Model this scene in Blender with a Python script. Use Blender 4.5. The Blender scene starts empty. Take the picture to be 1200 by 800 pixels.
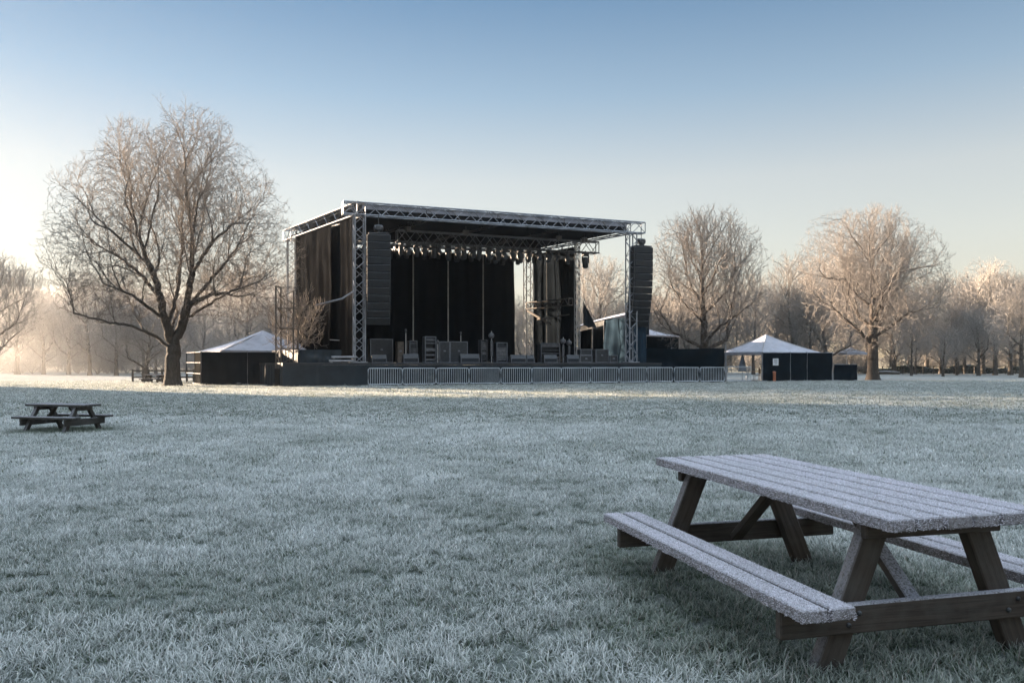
import bpy, math, random
import numpy as np
from mathutils import Vector, Matrix

random.seed(7)
RNG = np.random.default_rng(7)
R = math.radians
F, H, HY = 950.0, 1.5, 424.0            # focal length in photo pixels, eye height, horizon row
SC = bpy.context.scene
COL = SC.collection

# ------------------------------------------------------------------ helpers
def at(px, py, D):
    return np.array([(px - 600) / F * D, D, H - (py - HY) * D / F])
def G(px, py):
    D = F * H / (py - HY)
    return np.array([(px - 600) / F * D, D, 0.0])
def gx(px, D, z=0.0):
    return np.array([(px - 600) / F * D, D, z])

def tag(o, label=None, cat=None, group=None, kind=None):
    if label: o['label'] = label
    if cat: o['category'] = cat
    if group: o['group'] = group
    if kind: o['kind'] = kind
    return o
def thing(name, label, cat, loc=(0, 0, 0), rz=0.0, group=None):
    o = bpy.data.objects.new(name, None)
    o.empty_display_size = 0.2
    COL.objects.link(o)
    o.location = [float(c) for c in loc]; o.rotation_euler = (0, 0, rz)
    return tag(o, label, cat, group)
def copy_tree(o, parent=None):
    c = o.copy(); COL.objects.link(c); c.parent = parent
    for ch in o.children: copy_tree(ch, c)
    return c

class MB:
    def __init__(s): s.v = []; s.f = []; s.n = 0; s.m = []
    def add(s, V, Fc, mi=0):
        V = np.asarray(V, float)
        s.v.append(V)
        for f in Fc: s.f.append(tuple(i + s.n for i in f)); s.m.append(mi)
        s.n += len(V)
    def box(s, c, size, ax=None, bev=0.0, mi=0):
        """box with small chamfer; ax = 3 axis vectors"""
        c = np.asarray(c, float); h = np.asarray(size, float) / 2
        ax = np.eye(3) if ax is None else np.asarray(ax, float)
        if bev <= 0:
            V = [[x, y, z] for x in (-1, 1) for y in (-1, 1) for z in (-1, 1)]
            V = np.array(V) * h
            Fc = [(0, 1, 3, 2), (4, 6, 7, 5), (0, 4, 5, 1), (2, 3, 7, 6), (0, 2, 6, 4), (1, 5, 7, 3)]
        else:
            b = min(bev, h.min() * .9)
            V = []; idx = {}
            for x in (-1, 1):
                for y in (-1, 1):
                    for z in (-1, 1):
                        for k in range(3):
                            p = np.array([x, y, z]) * (h - b); p[k] = [x, y, z][k] * h[k]
                            idx[(x, y, z, k)] = len(V); V.append(p)
            V = np.array(V); Fc = []
            def quad(a, b_, c_, d): Fc.append((a, b_, c_, d))
            for k in range(3):
                i, j = [(1, 2), (2, 0), (0, 1)][k]
                for sgn in (-1, 1):
                    q = []
                    for (si, sj) in ((-1, -1), (1, -1), (1, 1), (-1, 1)):
                        t = [0, 0, 0]; t[k] = sgn; t[i] = si; t[j] = sj
                        q.append(idx[(t[0], t[1], t[2], k)])
                    if sgn < 0: q.reverse()
                    Fc.append(tuple(q))
                for si in (-1, 1):
                    for sj in (-1, 1):
                        def I(sk, kk):
                            t = [0, 0, 0]; t[k] = sk; t[i] = si; t[j] = sj
                            return idx[(t[0], t[1], t[2], kk)]
                        q = (I(-1, i), I(1, i), I(1, j), I(-1, j))
                        if si * sj < 0: q = q[::-1]
                        Fc.append(q)
            for x in (-1, 1):
                for y in (-1, 1):
                    for z in (-1, 1):
                        q = tuple(idx[(x, y, z, k)] for k in range(3))
                        if x * y * z < 0: q = q[::-1]
                        Fc.append(q)
        s.add(c + V @ ax, Fc, mi)
    def bar(s, a, b, w, t, side=None, bev=0.0, mi=0, ext=0.0):
        """rectangular bar from a to b, width w along side, thickness t across"""
        a = np.asarray(a, float); b = np.asarray(b, float)
        d = b - a; L = np.linalg.norm(d); d /= L
        side = np.array([0, 0, 1.]) if side is None else np.asarray(side, float)
        side = side - d * (side @ d)
        if np.linalg.norm(side) < 1e-6: side = np.array([1., 0, 0]); side = side - d * (side @ d)
        side /= np.linalg.norm(side)
        s.box((a + b) / 2, (L + 2 * ext, w, t), [d, side, np.cross(d, side)], bev, mi)
    def tube(s, pts, r, n=6, cap=True, mi=0):
        P = np.asarray(pts, float); K = len(P)
        rr = np.full(K, r, float) if np.isscalar(r) else np.asarray(r, float)
        T = np.gradient(P, axis=0); T /= np.linalg.norm(T, axis=1)[:, None] + 1e-12
        ref = np.array([0, 0, 1.]) if abs(T[0][2]) < .9 else np.array([1., 0, 0])
        V = []
        for i in range(K):
            a = np.cross(T[i], ref); 
            if np.linalg.norm(a) < 1e-4: a = np.cross(T[i], [0, 1., 0.1])
            a /= np.linalg.norm(a); b = np.cross(T[i], a)
            for k in range(n):
                t = 2 * math.pi * k / n
                V.append(P[i] + rr[i] * (math.cos(t) * a + math.sin(t) * b))
        Fc = [(i * n + k, i * n + (k + 1) % n, (i + 1) * n + (k + 1) % n, (i + 1) * n + k) for i in range(K - 1) for k in range(n)]
        if cap:
            Fc.append(tuple(range(n))[::-1]); Fc.append(tuple((K - 1) * n + k for k in range(n)))
        s.add(V, Fc, mi)
    def lathe(s, prof, c, ax=None, n=14, mi=0):
        """prof: list of (radius, height) along local z"""
        ax = np.eye(3) if ax is None else np.asarray(ax, float)
        V = [[r * math.cos(2 * math.pi * k / n), r * math.sin(2 * math.pi * k / n), z] for r, z in prof for k in range(n)]
        K = len(prof)
        Fc = [(i * n + k, i * n + (k + 1) % n, (i + 1) * n + (k + 1) % n, (i + 1) * n + k) for i in range(K - 1) for k in range(n)]
        Fc.append(tuple(range(n))[::-1]); Fc.append(tuple((K - 1) * n + k for k in range(n)))
        s.add(np.asarray(c, float) + np.array(V) @ ax, Fc, mi)
    def grid(s, P, mi=0):
        """P: (rows, cols, 3)"""
        P = np.asarray(P, float); r, c = P.shape[:2]
        s.add(P.reshape(-1, 3), [(i * c + j, i * c + j + 1, (i + 1) * c + j + 1, (i + 1) * c + j) for i in range(r - 1) for j in range(c - 1)], mi)
    def build(s, name, mats, parent=None, smooth=False, loc=None):
        me = bpy.data.meshes.new(name)
        V = np.concatenate(s.v) if s.v else np.zeros((0, 3))
        if loc is not None: V = V - np.asarray(loc, float)
        me.from_pydata(V.tolist(), [], s.f)
        mats = mats if isinstance(mats, (list, tuple)) else [mats]
        for m in mats: me.materials.append(m)
        if len(mats) > 1: me.polygons.foreach_set('material_index', s.m)
        if smooth: me.polygons.foreach_set('use_smooth', [True] * len(me.polygons))
        me.update()
        o = bpy.data.objects.new(name, me); COL.objects.link(o)
        if parent: o.parent = parent
        if loc is not None: o.location = [float(c) for c in loc]
        return o

def raw_mesh(name, V, Q, mat, attrs=None, smooth=False):
    """fast mesh of equal-sided faces from numpy"""
    k = Q.shape[1]
    me = bpy.data.meshes.new(name)
    me.vertices.add(len(V)); me.vertices.foreach_set('co', np.ascontiguousarray(V, np.float32).ravel())
    me.loops.add(Q.size); me.loops.foreach_set('vertex_index', np.ascontiguousarray(Q, np.int32).ravel())
    me.polygons.add(len(Q)); me.polygons.foreach_set('loop_start', np.arange(0, Q.size, k, dtype=np.int32))
    me.polygons.foreach_set('loop_total', np.full(len(Q), k, np.int32))
    if smooth: me.polygons.foreach_set('use_smooth', np.ones(len(Q), bool))
    me.materials.append(mat)
    me.update(calc_edges=True)
    for nm, arr in (attrs or {}).items():
        a = me.attributes.new(nm, 'FLOAT', 'POINT'); a.data.foreach_set('value', np.ascontiguousarray(arr, np.float32))
    return me
def link(name, me, parent=None):
    o = bpy.data.objects.new(name, me); COL.objects.link(o)
    if parent: o.parent = parent
    return o

# ------------------------------------------------------------------ materials
class NT:
    def __init__(s, m): s.t = m.node_tree; s.n = s.t.nodes; s.l = s.t.links
    def add(s, t, **kw):
        n = s.n.new(t)
        for k, v in kw.items(): setattr(n, k, v)
        return n
    def link(s, a, b): s.l.new(a, b)
    def math(s, op, a, b=None, clamp=False):
        n = s.add('ShaderNodeMath', operation=op, use_clamp=clamp)
        for i, x in enumerate((a, b)):
            if x is None: continue
            if isinstance(x, (int, float)): n.inputs[i].default_value = x
            else: s.link(x, n.inputs[i])
        return n.outputs[0]
    def mix(s, f, a, b):
        n = s.add('ShaderNodeMix', data_type='RGBA')
        for i, x in ((0, f), (6, a), (7, b)):
            if isinstance(x, (int, float)): n.inputs[i].default_value = x
            elif isinstance(x, tuple): n.inputs[i].default_value = (*x, 1)
            else: s.link(x, n.inputs[i])
        return n.outputs[2]
    def noise(s, scale, detail=4, rough=.55, vec=None, dist=0):
        n = s.add('ShaderNodeTexNoise'); n.inputs['Scale'].default_value = scale
        n.inputs['Detail'].default_value = detail; n.inputs['Roughness'].default_value = rough
        n.inputs['Distortion'].default_value = dist
        if vec is not None: s.link(vec, n.inputs['Vector'])
        return n.outputs[0]
    def ramp(s, f, lo, hi):
        n = s.add('ShaderNodeMapRange'); n.inputs[1].default_value = lo; n.inputs[2].default_value = hi
        s.link(f, n.inputs[0]); return n.outputs[0]
    def coords(s, which='Object', scale=None):
        c = s.add('ShaderNodeTexCoord').outputs[which]
        if scale:
            m = s.add('ShaderNodeMapping'); m.inputs['Scale'].default_value = scale; s.link(c, m.inputs[0]); c = m.outputs[0]
        return c
    def pos(s): return s.add('ShaderNodeNewGeometry').outputs['Position']
    def up(s):
        g = s.add('ShaderNodeNewGeometry'); x = s.add('ShaderNodeSeparateXYZ'); s.link(g.outputs['Normal'], x.inputs[0]); return x.outputs[2]
    def bump(s, h, strength, dist, bs):
        b = s.add('ShaderNodeBump'); b.inputs['Strength'].default_value = strength; b.inputs['Distance'].default_value = dist
        s.link(h, b.inputs['Height']); s.link(b.outputs[0], bs.inputs['Normal'])
def new_mat(name, col=(.5, .5, .5), rough=.8, metal=0.0, spec=.3):
    m = bpy.data.materials.new(name); m.use_nodes = True
    b = m.node_tree.nodes['Principled BSDF']
    b.inputs['Base Color'].default_value = (*col, 1); b.inputs['Roughness'].default_value = rough
    b.inputs['Metallic'].default_value = metal; b.inputs['Specular IOR Level'].default_value = spec
    return m, NT(m), b
M = {}
def varied(name, col, rough=.8, metal=0, amount=.35, scale=3, frost=0.0, spec=.3, fcol=(.52, .55, .6), bump=0.0, bscale=20):
    m, t, b = new_mat(name, col, rough, metal, spec)
    c = t.coords()
    f = t.ramp(t.noise(scale, 5, .6, c), .3, .7)
    dark = tuple(x * (1 - amount) for x in col); lite = tuple(min(1, x * (1 + amount)) for x in col)
    out = t.mix(f, dark, lite)
    if frost > 0:
        fr = t.math('MULTIPLY', t.ramp(t.up(), .15, .8), frost)
        fr = t.math('MULTIPLY', fr, t.ramp(t.noise(scale * 6, 3, .6, c), .25, .6), True)
        out = t.mix(fr, out, fcol)
    t.link(out, b.inputs['Base Color'])
    if bump: t.bump(t.noise(bscale, 4, .6, c), bump, .02, b)
    M[name] = m
    return m
varied('steel', (.24, .25, .275), .5, .6, .3, 2.5, .15, .4)
varied('barrier_steel', (.46, .5, .54), .45, .35, .25, 1.2, .4, .5)
varied('dark_steel', (.05, .052, .056), .5, .5, .4, 3, .2, .4)
varied('black_cloth', (.0065, .0085, .011), .95, 0, .35, .8, .02, 0.0)
varied('side_cloth', (.0065, .0068, .0075), .95, 0, .4, .9, .02, 0.0)
varied('scrim', (.006, .0105, .015), .9, 0, .4, 1.2, .06, 0.0)
varied('scrim_pale', (.016, .016, .016), .9, 0, .35, 1.5, .1, 0.0)
varied('tarp', (.014, .021, .028), .7, 0, .35, 1.5, .2, .3)
varied('tarp_blue', (.02, .035, .052), .8, 0, .3, 1.2, .15, 0.0)
varied('tent_white', (.34, .355, .41), .8, 0, .22, 1.2, .35, .15, (.52, .54, .6))
varied('fascia', (.22, .235, .28), .7, 0, .2, 1.5, .3, .3)
varied('cabinet', (.010, .012, .015), .6, 0, .35, 4, .25, .3)
varied('grille', (.014, .018, .024), .6, .1, .3, 8, 0, .3, bump=.4, bscale=120)
varied('case_black', (.02, .022, .026), .55, 0, .4, 6, .2, .4)
varied('case_edge', (.13, .14, .16), .5, .4, .25, 5, .3, .5)
varied('gear_brown', (.10, .08, .065), .8, 0, .4, 5, .1)
varied('gear_grey', (.10, .10, .105), .6, .2, .4, 5, .1)
varied('lens', (.08, .09, .1), .15, .2, .2, 4, 0, .6)
varied('deck_top', (.03, .032, .036), .75, 0, .4, 1, .5)
varied('pole_pale', (.36, .35, .34), .55, .3, .25, 2, .1, .4)
varied('sign_white', (.62, .64, .66), .6, 0, .1, 8, 0)
varied('sign_mark', (.1, .1, .12), .7)
varied('post_rust', (.35, .12, .06), .7, 0, .3, 6, .2)
varied('truss_grey', (.16, .165, .18), .45, .5, .3, 2.5, .3, .5)
varied('scaffold_dark', (.085, .07, .058), .6, .3, .3, 3, .2, .4)
varied('concrete', (.3, .3, .3), .9, 0, .3, 8, .6)
varied('old_wood', (.075, .068, .06), .85, 0, .4, 4, .6)
varied('table_brown', (.26, .16, .09), .7, 0, .3, 6, .1)
varied('parasol_cloth', (.17, .2, .25), .8, 0, .3, 5, .3)
varied('hedge', (.06, .075, .055), .9, 0, .4, 2, .6)

def wood_mat(name, col, frost, edge=0.0):
    m, t, b = new_mat(name, col, .75, 0, .3)
    c = t.coords('Generated')
    oc = t.coords('Object')
    mp = t.add('ShaderNodeMapping'); mp.inputs['Scale'].default_value = (30, 30, 30); t.link(oc, mp.inputs[0])
    at_ = t.add('ShaderNodeAttribute', attribute_name='grain')      # runs along each board
    n1 = t.noise(1.0, 6, .65, at_.outputs['Vector'], .6)
    n2 = t.noise(6, 4, .6, oc)
    col2 = t.mix(t.ramp(n1, .3, .7), tuple(x * .45 for x in col), tuple(x * 1.3 for x in col))
    col3 = t.mix(t.math('MULTIPLY', t.ramp(n2, .45, .75), .5), col2, (.085, .08, .072))
    fr = t.math('MULTIPLY', t.ramp(t.up(), .2, .8), frost)
    fr = t.math('MULTIPLY', fr, t.ramp(t.noise(90, 3, .6, oc), .3, .55), True)
    if edge:
        speck = t.math('MULTIPLY', t.ramp(t.noise(45, 4, .7, oc), .3, .7), edge)
        fr = t.math('MAXIMUM', fr, speck)
    out = t.mix(fr, col3, (.5, .5, .55))
    t.link(out, b.inputs['Base Color'])
    t.bump(n1, .7, .005, b)
    M[name] = m
wood_mat('bench_wood', (.054, .042, .034), .7)
wood_mat('grey_wood', (.05, .046, .042), .4)
wood_mat('frosted_wood', (.085, .066, .056), .62, .55)
m, t, b = new_mat('frost_crystal', (.62, .6, .66), .5, 0, .5)
M['frost_crystal'] = m
t.link(t.mix(t.ramp(t.noise(70, 3, .6, t.coords()), .3, .7), (.36, .34, .38), (.74, .71, .78)), b.inputs['Base Color'])
b.inputs['Subsurface Weight'].default_value = 0.0

def bark_mat(name, bark, frostcol, amt):
    m, t, b = new_mat(name, bark, .9, 0, .2)
    a = t.add('ShaderNodeAttribute', attribute_name='rad')
    oc = t.coords()
    n = t.noise(4, 4, .6, oc)
    thin = t.add('ShaderNodeMapRange'); thin.inputs[1].default_value = .09; thin.inputs[2].default_value = .012
    t.link(a.outputs['Fac'], thin.inputs[0])
    f = t.math('MULTIPLY', thin.outputs[0], t.ramp(n, .15, .6))
    top = t.math('MULTIPLY', t.ramp(t.up(), .0, .9), .55)
    f = t.math('MULTIPLY', t.math('MAXIMUM', f, t.math('MULTIPLY', top, thin.outputs[0])), amt, True)
    mp = t.add('ShaderNodeMapping'); mp.inputs['Scale'].default_value = (9, 9, 1.6); t.link(oc, mp.inputs[0])
    n2 = t.noise(1.5, 5, .65, mp.outputs[0], .4)
    base = t.mix(t.ramp(n2, .3, .7), tuple(x * .45 for x in bark), tuple(x * 1.5 for x in bark))
    t.link(t.mix(f, base, frostcol), b.inputs['Base Color'])
    t.bump(n2, .8, .06, b)
    M[name] = m
bark_mat('bark_left', (.05, .043, .037), (.27, .235, .21), .6)
bark_mat('bark_right', (.065, .054, .046), (.32, .295, .275), .8)
bark_mat('bark_wood', (.085, .074, .064), (.37, .35, .33), .85)

def blade_mat():
    m, t, b = new_mat('grass_blade', (.2, .25, .2), .65, 0, .35)
    hgt = t.add('ShaderNodeAttribute', attribute_name='h').outputs['Fac']
    rnd = t.add('ShaderNodeAttribute', attribute_name='rnd').outputs['Fac']
    fr = t.add('ShaderNodeAttribute', attribute_name='frost'); fr.attribute_type = 'INSTANCER'
    n = t.noise(60, 2, .6, t.pos())
    green = t.mix(rnd, (.03, .055, .025), (.09, .13, .06))
    dead = t.mix(t.ramp(rnd, .9, .97), green, (.15, .10, .07))
    ice = t.mix(rnd, (.42, .44, .43), (.96, .96, .95))
    f = t.math('ADD', t.math('MULTIPLY', t.ramp(hgt, .12, .75), .95), t.math('MULTIPLY', t.math('SUBTRACT', n, .5), 1.1), True)
    f = t.math('MULTIPLY', f, fr.outputs['Fac'], True)
    cc = t.mix(f, dead, ice)
    t.link(cc, b.inputs['Base Color'])
    tr = t.add('ShaderNodeBsdfTranslucent'); t.link(cc, tr.inputs['Color'])
    mx = t.add('ShaderNodeMixShader'); mx.inputs[0].default_value = .25
    t.link(b.outputs[0], mx.inputs[1]); t.link(tr.outputs[0], mx.inputs[2])
    t.link(mx.outputs[0], t.n['Material Output'].inputs['Surface'])
    M['grass_blade'] = m
blade_mat()

def field_mat():
    m, t, b = new_mat('frosted_field', (.2, .22, .2), .95, 0, .1)
    p = t.pos()
    sp = t.add('ShaderNodeSeparateXYZ'); t.link(p, sp.inputs[0])
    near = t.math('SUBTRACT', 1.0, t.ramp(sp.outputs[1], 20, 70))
    n1 = t.noise(2.2, 6, .7, p); n2 = t.noise(.16, 4, .6, p); n3 = t.noise(14, 4, .7, p)
    f = t.math('ADD', t.math('MULTIPLY', n1, .6), t.math('MULTIPLY', n3, .5))
    c1 = t.mix(t.ramp(f, .3, .7), (.13, .14, .125), (.40, .41, .40))
    c2 = t.mix(t.math('MULTIPLY', t.ramp(n2, .5, .72), .35), c1, (.2, .185, .14))
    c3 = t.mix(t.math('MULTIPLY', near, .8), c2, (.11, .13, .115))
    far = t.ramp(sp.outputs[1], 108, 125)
    c4 = t.mix(t.math('MULTIPLY', far, .75), c3, (.45, .38, .25))  # far field tinted pale gold, sunlight put into the colour
    t.link(c4, b.inputs['Base Color'])
    t.bump(f, .8, .25, b)
    M['field'] = m
field_mat()

# ------------------------------------------------------------------ camera, sky, sun
SUN_AZ, SUN_EL = R(-58), R(7.5)
cam = bpy.data.cameras.new('camera'); co = bpy.data.objects.new('camera', cam); COL.objects.link(co)
cam.sensor_width = 36; cam.lens = 36 * F / 1200; cam.shift_y = 24 / 1200
cam.clip_end = 6000; cam.clip_start = .05
co.location = (0, 0, H); co.rotation_euler = (R(90), 0, 0)
SC.camera = co
w = bpy.data.worlds.new('World'); SC.world = w; w.use_nodes = True
wt = w.node_tree
sky = wt.nodes.new('ShaderNodeTexSky'); sky.sky_type = 'NISHITA'; sky.sun_disc = False
sky.sun_elevation = SUN_EL; sky.sun_rotation = SUN_AZ % (2 * math.pi)
sky.altitude = 0; sky.air_density = 1.0; sky.dust_density = .05; sky.ozone_density = 2.0
# sky gain: whiter towards the horizon, extra overhead light added to lift the ground
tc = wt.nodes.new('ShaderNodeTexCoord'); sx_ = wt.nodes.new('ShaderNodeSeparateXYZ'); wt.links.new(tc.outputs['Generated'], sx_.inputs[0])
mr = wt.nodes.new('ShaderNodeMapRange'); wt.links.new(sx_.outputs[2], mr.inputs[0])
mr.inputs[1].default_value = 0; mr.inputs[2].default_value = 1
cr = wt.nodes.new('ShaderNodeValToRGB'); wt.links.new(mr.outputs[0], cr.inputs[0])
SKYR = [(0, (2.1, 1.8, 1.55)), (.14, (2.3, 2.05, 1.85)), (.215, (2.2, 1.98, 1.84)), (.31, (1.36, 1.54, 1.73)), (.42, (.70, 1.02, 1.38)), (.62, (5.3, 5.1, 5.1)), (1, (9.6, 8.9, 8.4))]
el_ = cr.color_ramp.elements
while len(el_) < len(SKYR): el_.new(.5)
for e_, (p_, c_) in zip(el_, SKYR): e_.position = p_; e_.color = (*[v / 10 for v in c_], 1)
gm = wt.nodes.new('ShaderNodeGamma'); gm.inputs[1].default_value = .38; wt.links.new(sky.outputs[0], gm.inputs[0])
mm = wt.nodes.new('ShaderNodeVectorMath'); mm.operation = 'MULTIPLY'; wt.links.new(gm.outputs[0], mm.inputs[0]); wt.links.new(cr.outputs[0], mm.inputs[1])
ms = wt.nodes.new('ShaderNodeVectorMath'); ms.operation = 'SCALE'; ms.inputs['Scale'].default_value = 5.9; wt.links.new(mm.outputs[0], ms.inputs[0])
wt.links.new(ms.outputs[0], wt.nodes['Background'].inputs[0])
wt.nodes['Background'].inputs[1].default_value = .05
sl = bpy.data.lights.new('sun', 'SUN'); sl.energy = 5.0; sl.angle = R(.6); sl.color = (1, .76, .54)
so = bpy.data.objects.new('sun', sl); COL.objects.link(so)
sdir = Vector((math.sin(SUN_AZ) * math.cos(SUN_EL), math.cos(SUN_AZ) * math.cos(SUN_EL), math.sin(SUN_EL)))
so.rotation_euler = sdir.to_track_quat('Z', 'Y').to_euler(); so.location = (-60, 40, 30)
vs = SC.view_settings
vs.view_transform = 'Standard'; vs.look = 'None'; vs.gamma = 1; vs.use_curve_mapping = False; vs.exposure = 3.16
SC.render.engine = 'CYCLES'
cy = SC.cycles
cy.use_denoising = True; cy.max_bounces = 5; cy.diffuse_bounces = 3; cy.glossy_bounces = 2; cy.volume_bounces = 1
cy.transparent_max_bounces = 8; cy.sample_clamp_indirect = 4
cy.use_adaptive_sampling = True; cy.adaptive_threshold = .015

# ------------------------------------------------------------------ ground
def terrain(x, y):
    z = .03 * np.sin(x * .21 + 1) * np.sin(y * .17) * np.clip((y - 8) / 20, 0, 1) * np.clip((46 - y) / 8, 0, 1)
    return z + np.clip((y - 135) / 90, 0, 1) ** 2 * 2.6
ys = np.concatenate([np.linspace(-60, 0, 5), np.linspace(3, 60, 80), np.linspace(64, 260, 60), np.linspace(300, 2500, 12)])
xs = np.concatenate([np.linspace(-2500, -200, 10), np.linspace(-150, 150, 121), np.linspace(200, 2500, 10)])
XX, YY = np.meshgrid(xs, ys)
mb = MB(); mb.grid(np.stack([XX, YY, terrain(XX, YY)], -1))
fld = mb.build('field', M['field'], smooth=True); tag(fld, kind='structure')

# ------------------------------------------------------------------ scatter through geometry nodes (stuff only)
def scatter(name, pts, rots, scl, kinds, protos, extra, label, cat):
    me = bpy.data.meshes.new(name)
    me.vertices.add(len(pts)); me.vertices.foreach_set('co', np.ascontiguousarray(pts, np.float32).ravel())
    a = me.attributes.new('rot', 'FLOAT_VECTOR', 'POINT'); a.data.foreach_set('vector', np.ascontiguousarray(rots, np.float32).ravel())
    a = me.attributes.new('scl', 'FLOAT_VECTOR', 'POINT'); a.data.foreach_set('vector', np.ascontiguousarray(scl, np.float32).ravel())
    a = me.attributes.new('kind', 'INT', 'POINT'); a.data.foreach_set('value', np.ascontiguousarray(kinds, np.int32))
    for k, v in (extra or {}).items():
        a = me.attributes.new(k, 'FLOAT', 'POINT'); a.data.foreach_set('value', np.ascontiguousarray(v, np.float32))
    o = link(name, me)
    c = bpy.data.collections.new(name + '_kinds')
    for i, pm in enumerate(protos):
        po = bpy.data.objects.new('%s_kind_%02d' % (name, i), pm); c.objects.link(po)
    ng = bpy.data.node_groups.new(name + '_scatter', 'GeometryNodeTree')
    ng.interface.new_socket('Geometry', in_out='INPUT', socket_type='NodeSocketGeometry')
    ng.interface.new_socket('Geometry', in_out='OUTPUT', socket_type='NodeSocketGeometry')
    N = ng.nodes; L = ng.links
    gi = N.new('NodeGroupInput'); go = N.new('NodeGroupOutput')
    ci = N.new('GeometryNodeCollectionInfo'); ci.inputs['Collection'].default_value = c
    ci.inputs['Separate Children'].default_value = True; ci.inputs['Reset Children'].default_value = True
    ip = N.new('GeometryNodeInstanceOnPoints'); ip.inputs['Pick Instance'].default_value = True
    def na(nm, ty):
        n = N.new('GeometryNodeInputNamedAttribute'); n.data_type = ty; n.inputs['Name'].default_value = nm
        return [s for s in n.outputs if s.enabled][0]
    L.new(gi.outputs[0], ip.inputs['Points']); L.new(ci.outputs[0], ip.inputs['Instance'])
    L.new(na('kind', 'INT'), ip.inputs['Instance Index'])
    L.new(na('rot', 'FLOAT_VECTOR'), ip.inputs['Rotation']); L.new(na('scl', 'FLOAT_VECTOR'), ip.inputs['Scale'])
    L.new(ip.outputs[0], go.inputs[0])
    md = o.modifiers.new('scatter', 'NODES'); md.node_group = ng
    return tag(o, label, cat, kind='stuff')

def tuft_mesh(seed, nb, spread, hgt, wid, segs=3):
    r = np.random.default_rng(seed)
    V = []; Q = []; Hh = []; Rn = []
    base = r.normal(0, spread * .5, (nb, 2)); n = 0
    for i in range(nb):
        az = r.uniform(0, 6.283); L = hgt * r.uniform(.55, 1.25); lean = r.uniform(.15, .6); curl = r.uniform(.3, 1.7)
        w = wid * r.uniform(.6, 1.2); d = np.array([math.cos(az), math.sin(az)]); sd = np.array([-d[1], d[0]])
        tw = r.uniform(-.6, .6); p = np.array([base[i, 0], base[i, 1], -.01]); ang = lean; rn = r.uniform()
        for k in range(segs + 1):
            f = k / segs; ww = w * (1 - f ** 1.6 * .9) / 2
            s3 = np.array([sd[0], sd[1], tw * f]) * ww
            V += [p - s3, p + s3]; Hh += [f, f]; Rn += [rn, rn]
            step = L / segs
            p = p + step * np.array([d[0] * math.sin(ang), d[1] * math.sin(ang), math.cos(ang)]); ang += curl / segs
        for k in range(segs): Q.append((n + 2 * k, n + 2 * k + 1, n + 2 * k + 3, n + 2 * k + 2))
        n += 2 * (segs + 1)
    return raw_mesh('tuft', np.array(V), np.array(Q), M['grass_blade'], {'h': np.array(Hh), 'rnd': np.array(Rn)})

TABLE = dict(x0=1.841, y0=4.988, ang=.258)
def vnoise(x, y, s, seed):
    r = np.random.default_rng(seed); g = r.uniform(0, 1, (256, 256))
    u = x / s + 1000; v = y / s + 1000
    i = np.floor(u).astype(int); j = np.floor(v).astype(int); fu = u - i; fv = v - j
    fu = fu * fu * (3 - 2 * fu); fv = fv * fv * (3 - 2 * fv)
    g_ = lambda a, b: g[a % 256, b % 256]
    return (g_(i, j) * (1 - fu) + g_(i + 1, j) * fu) * (1 - fv) + (g_(i, j + 1) * (1 - fu) + g_(i + 1, j + 1) * fu) * fv
def grass():
    r = np.random.default_rng(3)
    P = []; K = []; S = []
    for d0, d1, dens, kk, s0 in ((1.2, 11.5, 215, (0, 1, 2, 3), 1.0), (10, 21, 110, (4, 5, 6), 1.0), (19, 62, 16, (7, 8, 9), 1.0)):
        n = int(dens * 1.40 * (d1 - d0) * ((d1 + d0) / 2 + 4.5))
        D = r.uniform(d0, d1, 3 * n); D = D[r.uniform(0, d1 + 4.5, 3 * n) < D + 4.5][:n]; n = len(D); x = r.uniform(-.70, .70, n) * (D + 4.5)
        P.append(np.stack([x, D], 1)); K.append(r.choice(kk, n)); S.append(np.full(n, s0))
    P = np.concatenate(P); K = np.concatenate(K); S = np.concatenate(S)
    x, y = P[:, 0], P[:, 1]
    # keep the deck and the skirted wing clear
    keep = ~((y > 49 + .38 * (x + 10)) & (x > -14))
    P, K, S, x, y = P[keep], K[keep], S[keep], x[keep], y[keep]
    cl = vnoise(x, y, .35, 5) * .6 + vnoise(x, y, 1.3, 6) * .4
    big = vnoise(x, y, 4, 8)
    S = S * (.66 + .68 * cl) * (.95 + .1 * big)
    fr = np.clip(.84 + .55 * (cl - .5) + .15 * (big - .5), .3, 1.0)
    fr *= .84 + .16 * np.clip((y - 4) / 6, 0, 1)
    # sheltered grass under the tables kept less frost
    L = np.array([math.sin(TABLE['ang']), -math.cos(TABLE['ang'])]); W = np.array([math.cos(TABLE['ang']), math.sin(TABLE['ang'])])
    q = np.stack([x - TABLE['x0'], y - TABLE['y0']], 1); l = q @ L; wv = q @ W
    e = np.sqrt((l / 1.75) ** 2 + (wv / 1.25) ** 2) + .35 * (vnoise(x, y, .5, 9) - .5)
    fr *= np.clip((e - .5) / .7, .5, 1)
    e2 = np.sqrt(((x + 9.6) / 1.35) ** 2 + ((y - 17.45) / 1.2) ** 2)
    fr *= np.clip((e2 - .4) / .6, .25, 1)
    z = terrain(x, y)
    pts = np.stack([x, y, z], 1)
    rot = np.stack([r.normal(0, .12, len(x)), r.normal(0, .12, len(x)), r.uniform(0, 6.283, len(x))], 1)
    sc = np.stack([S, S, S * (.8 + .4 * r.uniform(0, 1, len(x)))], 1)
    protos = [tuft_mesh(10 + i, 36, .085, .078, .0072, 4) for i in range(4)] + \
             [tuft_mesh(20 + i, 44, .15, .085, .0135, 3) for i in range(3)] + \
             [tuft_mesh(30 + i, 58, .36, .092, .022, 2) for i in range(3)]
    scatter('grass', pts, rot, sc, K, protos, {'frost': fr}, 'short frosted grass covering the whole field', 'grass')
grass()

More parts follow.
